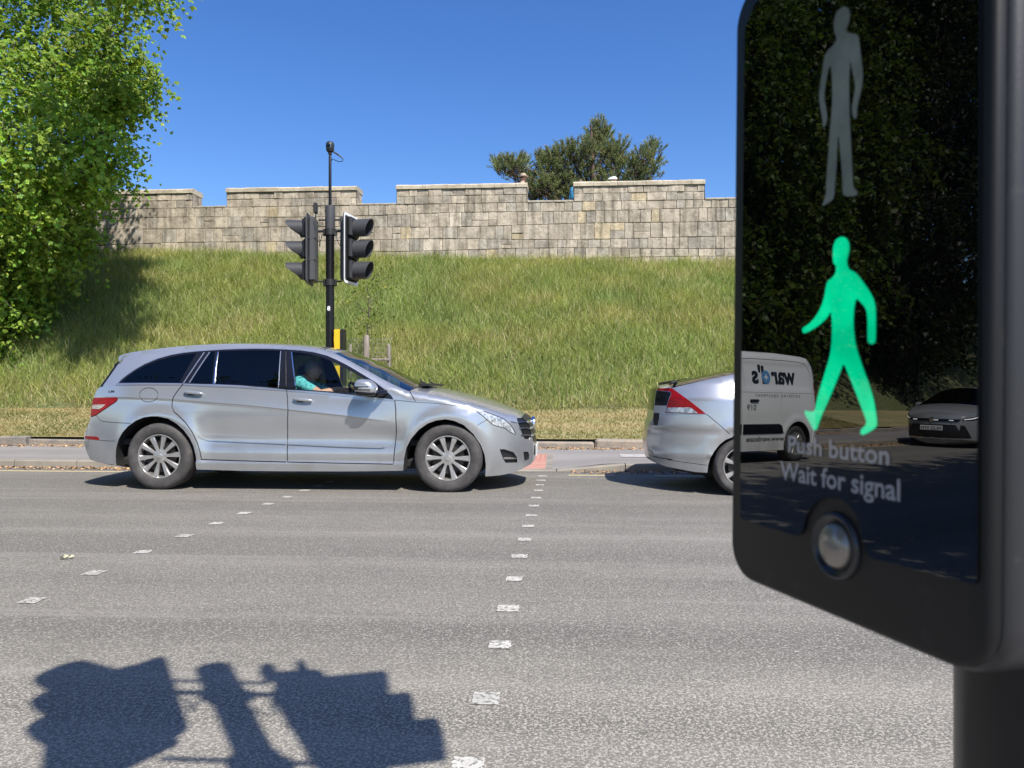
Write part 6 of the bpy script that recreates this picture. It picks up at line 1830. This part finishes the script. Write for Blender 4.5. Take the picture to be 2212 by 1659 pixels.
# ================================================================== people
M['skin'] = mat("skin", (0.46, 0.27, 0.195), 0.55, noise=[dict(scale=18, color=(0.40, 0.21, 0.15), lo=0.45, hi=0.75)])
M['hair_grey'] = mat("grey_hair", (0.22, 0.21, 0.20), 0.7, bump=[dict(scale=90, stretch=(1, 1, .2), strength=.5, dist=.004)])
M['hair_brown'] = mat("brown_hair", (0.09, 0.055, 0.035), 0.6, bump=[dict(scale=90, stretch=(1, 1, .2), strength=.5, dist=.004)])
M['teal'] = mat("teal_print_shirt", (0.08, 0.40, 0.42), 0.8, noise=[dict(scale=20, detail=3, color=(0.02, 0.10, 0.13), lo=0.55, hi=0.62), dict(scale=28, kind='noise', color=(0.35, 0.62, 0.60), lo=0.60, hi=0.68)])
M['cloth_dark'] = mat("dark_trousers", (0.03, 0.035, 0.05), 0.85)
M['cloth_beige'] = mat("beige_jacket", (0.36, 0.29, 0.20), 0.85)
M['cloth_white'] = mat("pale_shirt", (0.62, 0.60, 0.57), 0.85)
M['cloth_blue'] = mat("blue_pack", (0.03, 0.20, 0.36), 0.7, noise=[dict(scale=14, color=(0.02, 0.12, 0.24), lo=.45, hi=.7)])
M['shoe'] = mat("shoe_leather", (0.02, 0.018, 0.016), 0.5)
M['straw'] = mat("straw_hat", (0.46, 0.36, 0.27), 0.9)
M['cap'] = mat("white_cap", (0.78, 0.76, 0.72), 0.8)

def head_mesh(c, fwd, up, r=0.115):
    """skull, brow, eye sockets, nose, lips, chin and ears as one shaped surface; c = centre of the head"""
    f = Vector(fwd).normalized(); u = Vector(up).normalized(); s = u.cross(f)
    nu, nv = 40, 30
    V, F = [], []
    g = lambda a, b, ca, cb, sa, sb: math.exp(-((a - ca) / sa) ** 2 - ((b - cb) / sb) ** 2)
    for i in range(nv + 1):
        th = math.pi * i / nv
        for k in range(nu):
            ph = 2 * math.pi * k / nu
            x, y, z = math.sin(th) * math.cos(ph), math.sin(th) * math.sin(ph), math.cos(th)
            wid = 0.66 * (1 - 0.22 * max(0, -z) ** 1.3)
            lon = 0.82
            px, py, pz = x * lon * (1 - 0.18 * max(0, -z) * (x < 0)), y * wid, z * 0.98
            if x > 0:
                px += 0.20 * g(y, z, 0, -0.16, .12, .20) + 0.07 * g(y, z, 0, -0.46, .22, .10) + 0.10 * g(y, z, 0, -0.80, .28, .16) + 0.04 * g(y, z, 0, .20, .5, .10)
                px -= 0.09 * (g(y, z, .30, .03, .14, .10) + g(y, z, -.30, .03, .14, .10))
                px += 0.035 * (g(y, z, .30, .03, .07, .05) + g(y, z, -.30, .03, .07, .05))
                px -= 0.05 * g(y, z, 0, -0.57, .25, .035)
            ear = g(x, z, -0.02, -0.06, .16, .20)
            if abs(y) > .75: py += math.copysign(0.13 * ear, y)
            V.append(Vector(c) + (f * px + s * py + u * pz) * r)
    for i in range(nv):
        for k in range(nu):
            j = (k + 1) % nu
            F.append((i * nu + k, (i + 1) * nu + k, (i + 1) * nu + j, i * nu + j))
    return V, F

def hand_chain(wrist, d, palm_n, grip):
    """five separate finger chains from the wrist: (points, radius) each; grip 0..1 curls them"""
    d = Vector(d).normalized(); nrm = Vector(palm_n).normalized(); s = d.cross(nrm).normalized()
    w = Vector(wrist); out = []
    for k, (off, L) in enumerate(((-.030, .070), (-.010, .080), (.010, .085), (.029, .074))):
        root = w + d * 0.095 + s * off
        pts = [w + d * .035 + s * off * .55, root]; dirv = d.copy()
        for q, fr_ in enumerate((.45, .32, .23)):
            a = grip * (0.65 + .25 * q)
            dirv = (dirv * math.cos(a) + nrm * math.sin(a)).normalized()
            pts.append(pts[-1] + dirv * L * fr_)
        out.append((pts, [.016, .0105, .0095, .0085, .007]))
    a = w + d * .03 + s * -.018
    t1 = (d * .6 - s * .65 + nrm * .35).normalized()
    out.append(([a, a + t1 * .045, a + t1 * .045 + (d * .8 - s * .1 + nrm * .6 * grip).normalized() * .035, a + t1 * .045 + (d * .8 + nrm * .8 * grip).normalized() * .062], [.017, .0125, .0105, .008]))
    return out

def person(label, J, loc, voxel, mats, region, hair=None, hair_m=None, fwd=(1, 0, 0), up=(0, 0, 1), hands=(), head_r=.115):
    """one continuous body grown round a posed skeleton; clothing by zones of the surface"""
    chains = [
        (('pelvis', 'waist', 'chest', 'neck0', 'neck1', 'head'), (.150, .140, .150, .075, .058, .06)),
        (('chest', 'clav_l', 'sh_l', 'el_l', 'wr_l'), (.12, .085, .066, .045, .031)), (('chest', 'clav_r', 'sh_r', 'el_r', 'wr_r'), (.12, .085, .066, .045, .031)),
        (('pelvis', 'hip_l', 'kn_l', 'an_l', 'toe_l'), (.13, .100, .062, .044, .036)), (('pelvis', 'hip_r', 'kn_r', 'an_r', 'toe_r'), (.13, .100, .062, .044, .036))]
    mb = MB()
    def chain(P, R, flatten=1.0):
        Q, S_ = [], []
        for i in range(len(P) - 1):
            a, b = Vector(P[i]), Vector(P[i + 1])
            m = max(2, int((b - a).length / .03))
            for k in range(m):
                t = k / m; Q.append(a.lerp(b, t)); S_.append(R[i] + (R[i + 1] - R[i]) * t + (.10 * R[i] * math.sin(math.pi * t) if R[i] > .03 else 0))
        Q.append(Vector(P[-1])); S_.append(R[-1])
        mb.tube(Q, S_, 16)
        mb.ball(Q[-1], S_[-1], 14, 8); mb.ball(Q[0], S_[0], 14, 8)
        for i in range(1, len(P) - 1): mb.ball(P[i], R[i] * 1.03, 14, 8)
    for nm, R in chains: chain([J[q] for q in nm], R)
    # shoulders broader than deep
    c = Vector(J['chest']); sl, sr = Vector(J['sh_l']), Vector(J['sh_r']); mb.tube([sl.lerp(sr, t) for t in (0.06, .25, .5, .75, .94)], [.075, .105, .115, .105, .075], 16)
    hl, hr = Vector(J['hip_l']), Vector(J['hip_r']); mb.tube([hl, hl.lerp(hr, .5), hr], [.10, .135, .10], 16)
    for wrist, d, n_, g in hands:
        w = Vector(wrist); dd = Vector(d).normalized()
        sd = dd.cross(Vector(n_)).normalized()
        mb.tube([w - dd * .01, w + dd * .04, w + dd * .085], [.028, .030, .026], 14)
        mb.tube([w + dd * .06 - sd * .024, w + dd * .09 - sd * .026], [.016, .014], 10); mb.tube([w + dd * .06 + sd * .024, w + dd * .09 + sd * .026], [.016, .014], 10)
        for pts, R in hand_chain(w, dd, n_, g): chain(pts, R)
    V, F = head_mesh(J['head'], fwd, up, head_r); mb.add(V, F)
    tmp = mb.build("tmp_body", None)
    md = tmp.modifiers.new("r", 'REMESH'); md.mode = 'VOXEL'; md.voxel_size = voxel
    md = tmp.modifiers.new("s", 'SMOOTH'); md.factor = .5; md.iterations = 3
    dg = bpy.context.evaluated_depsgraph_get()
    me = bpy.data.meshes.new_from_object(tmp.evaluated_get(dg))
    old = tmp.data; bpy.data.objects.remove(tmp); bpy.data.meshes.remove(old)
    me.materials.clear()
    o = bpy.data.objects.new("person", me); COL.objects.link(o)
    for m in mats: me.materials.append(m)
    cen = np.zeros(len(me.polygons) * 3); me.polygons.foreach_get("center", cen); cen = cen.reshape(-1, 3)
    me.polygons.foreach_set("material_index", np.array([region(Vector(p)) for p in cen], dtype=np.int32))
    me.polygons.foreach_set("use_smooth", [True] * len(me.polygons))
    me.name = "person"; o.location = loc
    return tag(o, label, "person")

def hair_cap(J, fwd, up, m, parent, r=.115, low=-.1, grow=1.07):
    V, F = head_mesh(J['head'], fwd, up, r * grow)
    f = Vector(fwd).normalized(); u = Vector(up).normalized(); c = Vector(J['head'])
    keep = [i for i, v in enumerate(V) if ((v - c).dot(u) / r > low + .55 * max(-.2, (v - c).dot(f) / r))]
    ks = set(keep); mp = {i: n for n, i in enumerate(keep)}
    mb = MB(); mb.add([V[i] for i in keep], [tuple(mp[i] for i in q) for q in F if all(i in ks for i in q)])
    return mb.build("hair", m, parent, smooth=80, fix=False)

# the driver, at the wheel of the estate car (local frame = the car's)
DY = -0.38
d2 = lambda px, py, y=DY: Vector((lambda p: (p.x - RX, y, p.z))(on_plane(px / K, py / K, RY + y)))
hd = d2(782, 925); sh = d2(760, 958)
J = dict(head=hd, neck1=hd + Vector((-.025, 0, -.105)), neck0=hd + Vector((-.05, 0, -.16)), chest=hd + Vector((-.085, 0, -.30)), waist=hd + Vector((-.02, 0, -.55)), pelvis=hd + Vector((.03, 0, -.70)))
for s, sg in (('r', -1), ('l', 1)):
    J['sh_' + s] = Vector((sh.x + .012, DY + sg * .185, sh.z - .005)); J['clav_' + s] = Vector((sh.x - .005, DY + sg * .10, sh.z + .01))
    J['hip_' + s] = J['pelvis'] + Vector((.02, sg * .095, 0)); J['kn_' + s] = J['pelvis'] + Vector((.46, sg * .14, .06)); J['an_' + s] = J['pelvis'] + Vector((.78, sg * .12, -.27)); J['toe_' + s] = J['pelvis'] + Vector((.95, sg * .12, -.24))
el = d2(801, 984, DY - .24); wr = d2(848, 973, DY - .13)
J['el_r'] = el; J['wr_r'] = wr
J['el_l'] = Vector((el.x + .02, DY + .25, el.z - .03)); J['wr_l'] = Vector((wr.x + .02, DY + .13, wr.z + .0))
g_r = Vector((SWP.x - .06, DY - .165, wr.z - .01)); g_l = Vector((SWP.x - .06, DY + .165, wr.z - .005))
def reg_driver(p):
    r = p - hd
    if r.z > -.125 and math.hypot(r.x, r.y) < .135: return 0
    if p.z < J['pelvis'].z + .06 or p.x > J['pelvis'].x + .12 and p.z < J['pelvis'].z + .2: return 2
    for s in 'rl':
        a, b = J['sh_' + s], J['el_' + s]
        t = (p - a).dot(b - a) / (b - a).length_squared
        dist = (p - a - (b - a) * t).length
        if t > .72 and dist < .12 and abs(p.y - DY) > .12: return 0
        if p.x > J['el_' + s].x - .02 and p.z > J['pelvis'].z + .25: return 0
    return 1
drv = person("driver in a teal patterned shirt at the wheel of the silver estate car", J, (RX, RY, 0), .0065, [M['skin'], M['teal'], M['cloth_dark']], reg_driver,
             hands=((wr, g_r - wr, (0, .5, -.85), .75), (J['wr_l'], g_l - J['wr_l'], (0, -.5, -.85), .75)))
hair_cap(J, (1, 0, 0), (0, 0, 1), M['hair_grey'], drv, low=.0)

# three walkers on the wall walk, only their heads and a pack showing over the stones
def stroller(label, px, py_top, Y, face, mats, height=1.72, hair_m=None):
    p = on_plane(px, py_top, Y)
    z0 = p.z - height
    k = height / 1.75; f = face
    J = dict(pelvis=(0, 0, .95), waist=(0, 0, 1.12), chest=(0, 0, 1.34), neck0=(0, 0, 1.47), neck1=(.01 * f, 0, 1.53), head=(.025 * f, 0, 1.635))
    for s, sg in (('r', -1), ('l', 1)):
        st = sg * f
        J['clav_' + s] = (0, sg * .10, 1.43); J['sh_' + s] = (0, sg * .185, 1.41); J['el_' + s] = (-.06 * f * st, sg * .23, 1.12); J['wr_' + s] = (.04 * f - .06 * st, sg * .21, .88)
        J['hip_' + s] = (0, sg * .095, .90); J['kn_' + s] = (.10 * st, sg * .10, .49); J['an_' + s] = (.16 * st - .04 * f, sg * .10, .08); J['toe_' + s] = (.16 * st + .13 * f, sg * .11, .035)
    J = {q: Vector(v) * k for q, v in J.items()}
    def reg_(p):
        if p.z > 1.50 * k: return 0
        if p.z < .93 * k and abs(p.y) > .165 * k: return 0
        if p.z < .085 * k: return 3
        return 1 if p.z > .93 * k else 2
    hands = [(J['wr_' + s], (0.15 * f, 0, -1), (0, -1 if s == 'l' else 1, 0), .3) for s in 'rl']
    o = person(label, J, (p.x, Y, z0), .0115, mats, reg_, fwd=(f, 0, 0), hands=hands)
    if hair_m: hair_cap(J, (f, 0, 0), (0, 0, 1), hair_m, o)
    return o, J, z0
a, Ja, _ = stroller("person in a brimmed straw hat walking behind the wall, left of the pine gap", 1128.5, 377, WALL_Y + 1.05, 1, [M['skin'], M['cloth_beige'], M['cloth_dark'], M['shoe']], 1.72, M['hair_brown'])
mb = MB(); c = Ja['head'] + Vector((0, 0, .045))
mb.lathe([(.150, -.010), (.148, .0), (.098, .006), (.094, .045), (.082, .085), (.05, .098), (0, .100)], n=32, axis='z', c=c); mb.lathe([(.150, -.010), (.09, -.004), (.0, -.002)], n=32, axis='z', c=c)
mb.build("hat", M['straw'], a, smooth=50)
mb = MB(); mb.lathe([(.0985, .008), (.0965, .032)], n=32, axis='z', c=c); mb.build("hat_band", M['cloth_dark'], a)
b_, Jb, _ = stroller("person in a white cap whose head shows over the battlement under the pine", 1328, 382, WALL_Y + 1.05, -1, [M['skin'], M['cloth_white'], M['cloth_dark'], M['shoe']], 1.70, M['hair_brown'])
mb = MB(); c = Jb['head']; mb.ball(c + Vector((0, 0, .03)), (.102, .085, .098), 24, 14); mb.tube([c + Vector((-.08, 0, .045)), c + Vector((-.175, 0, .035))], [.07, .055], 12)
mb.v = [(x, y, max(z, c.z + .025)) if x > c.x - .09 else (x, y, c.z + .035 + (z - c.z - .035) * .12) for x, y, z in mb.v]
mb.build("cap", M['cap'], b_, smooth=60)
c_, Jc, zc0 = stroller("brown haired person with a blue pack crossing the gap in the wall", 1252, 388, WALL_Y + 1.0, 1, [M['skin'], M['cloth_blue'], M['cloth_dark'], M['shoe']], 1.66, M['hair_brown'])
pk = thing("backpack", "bright blue backpack worn by the walker at the edge of the wall gap", "bag", (c_.location.x, c_.location.y, zc0))
mb = MB(); mb.ball((-.19, 0, 1.20), (.115, .15, .24), 24, 16, power=.65); mb.build("pack_body", M['cloth_blue'], pk, smooth=60)
mb = MB(); mb.ball((-.285, 0, 1.10), (.04, .11, .10), 18, 12, power=.7); mb.build("pocket", M['cloth_blue'], pk, smooth=60)
mb = MB()
for sg in (-1, 1): mb.tube([(-.10, sg * .10, 1.36), (-.02, sg * .11, 1.45), (.10, sg * .11, 1.36), (.12, sg * .12, 1.2), (-.08, sg * .12, 1.02)], .014, 8)
mb.build("strap", M['cloth_dark'], pk, smooth=60)
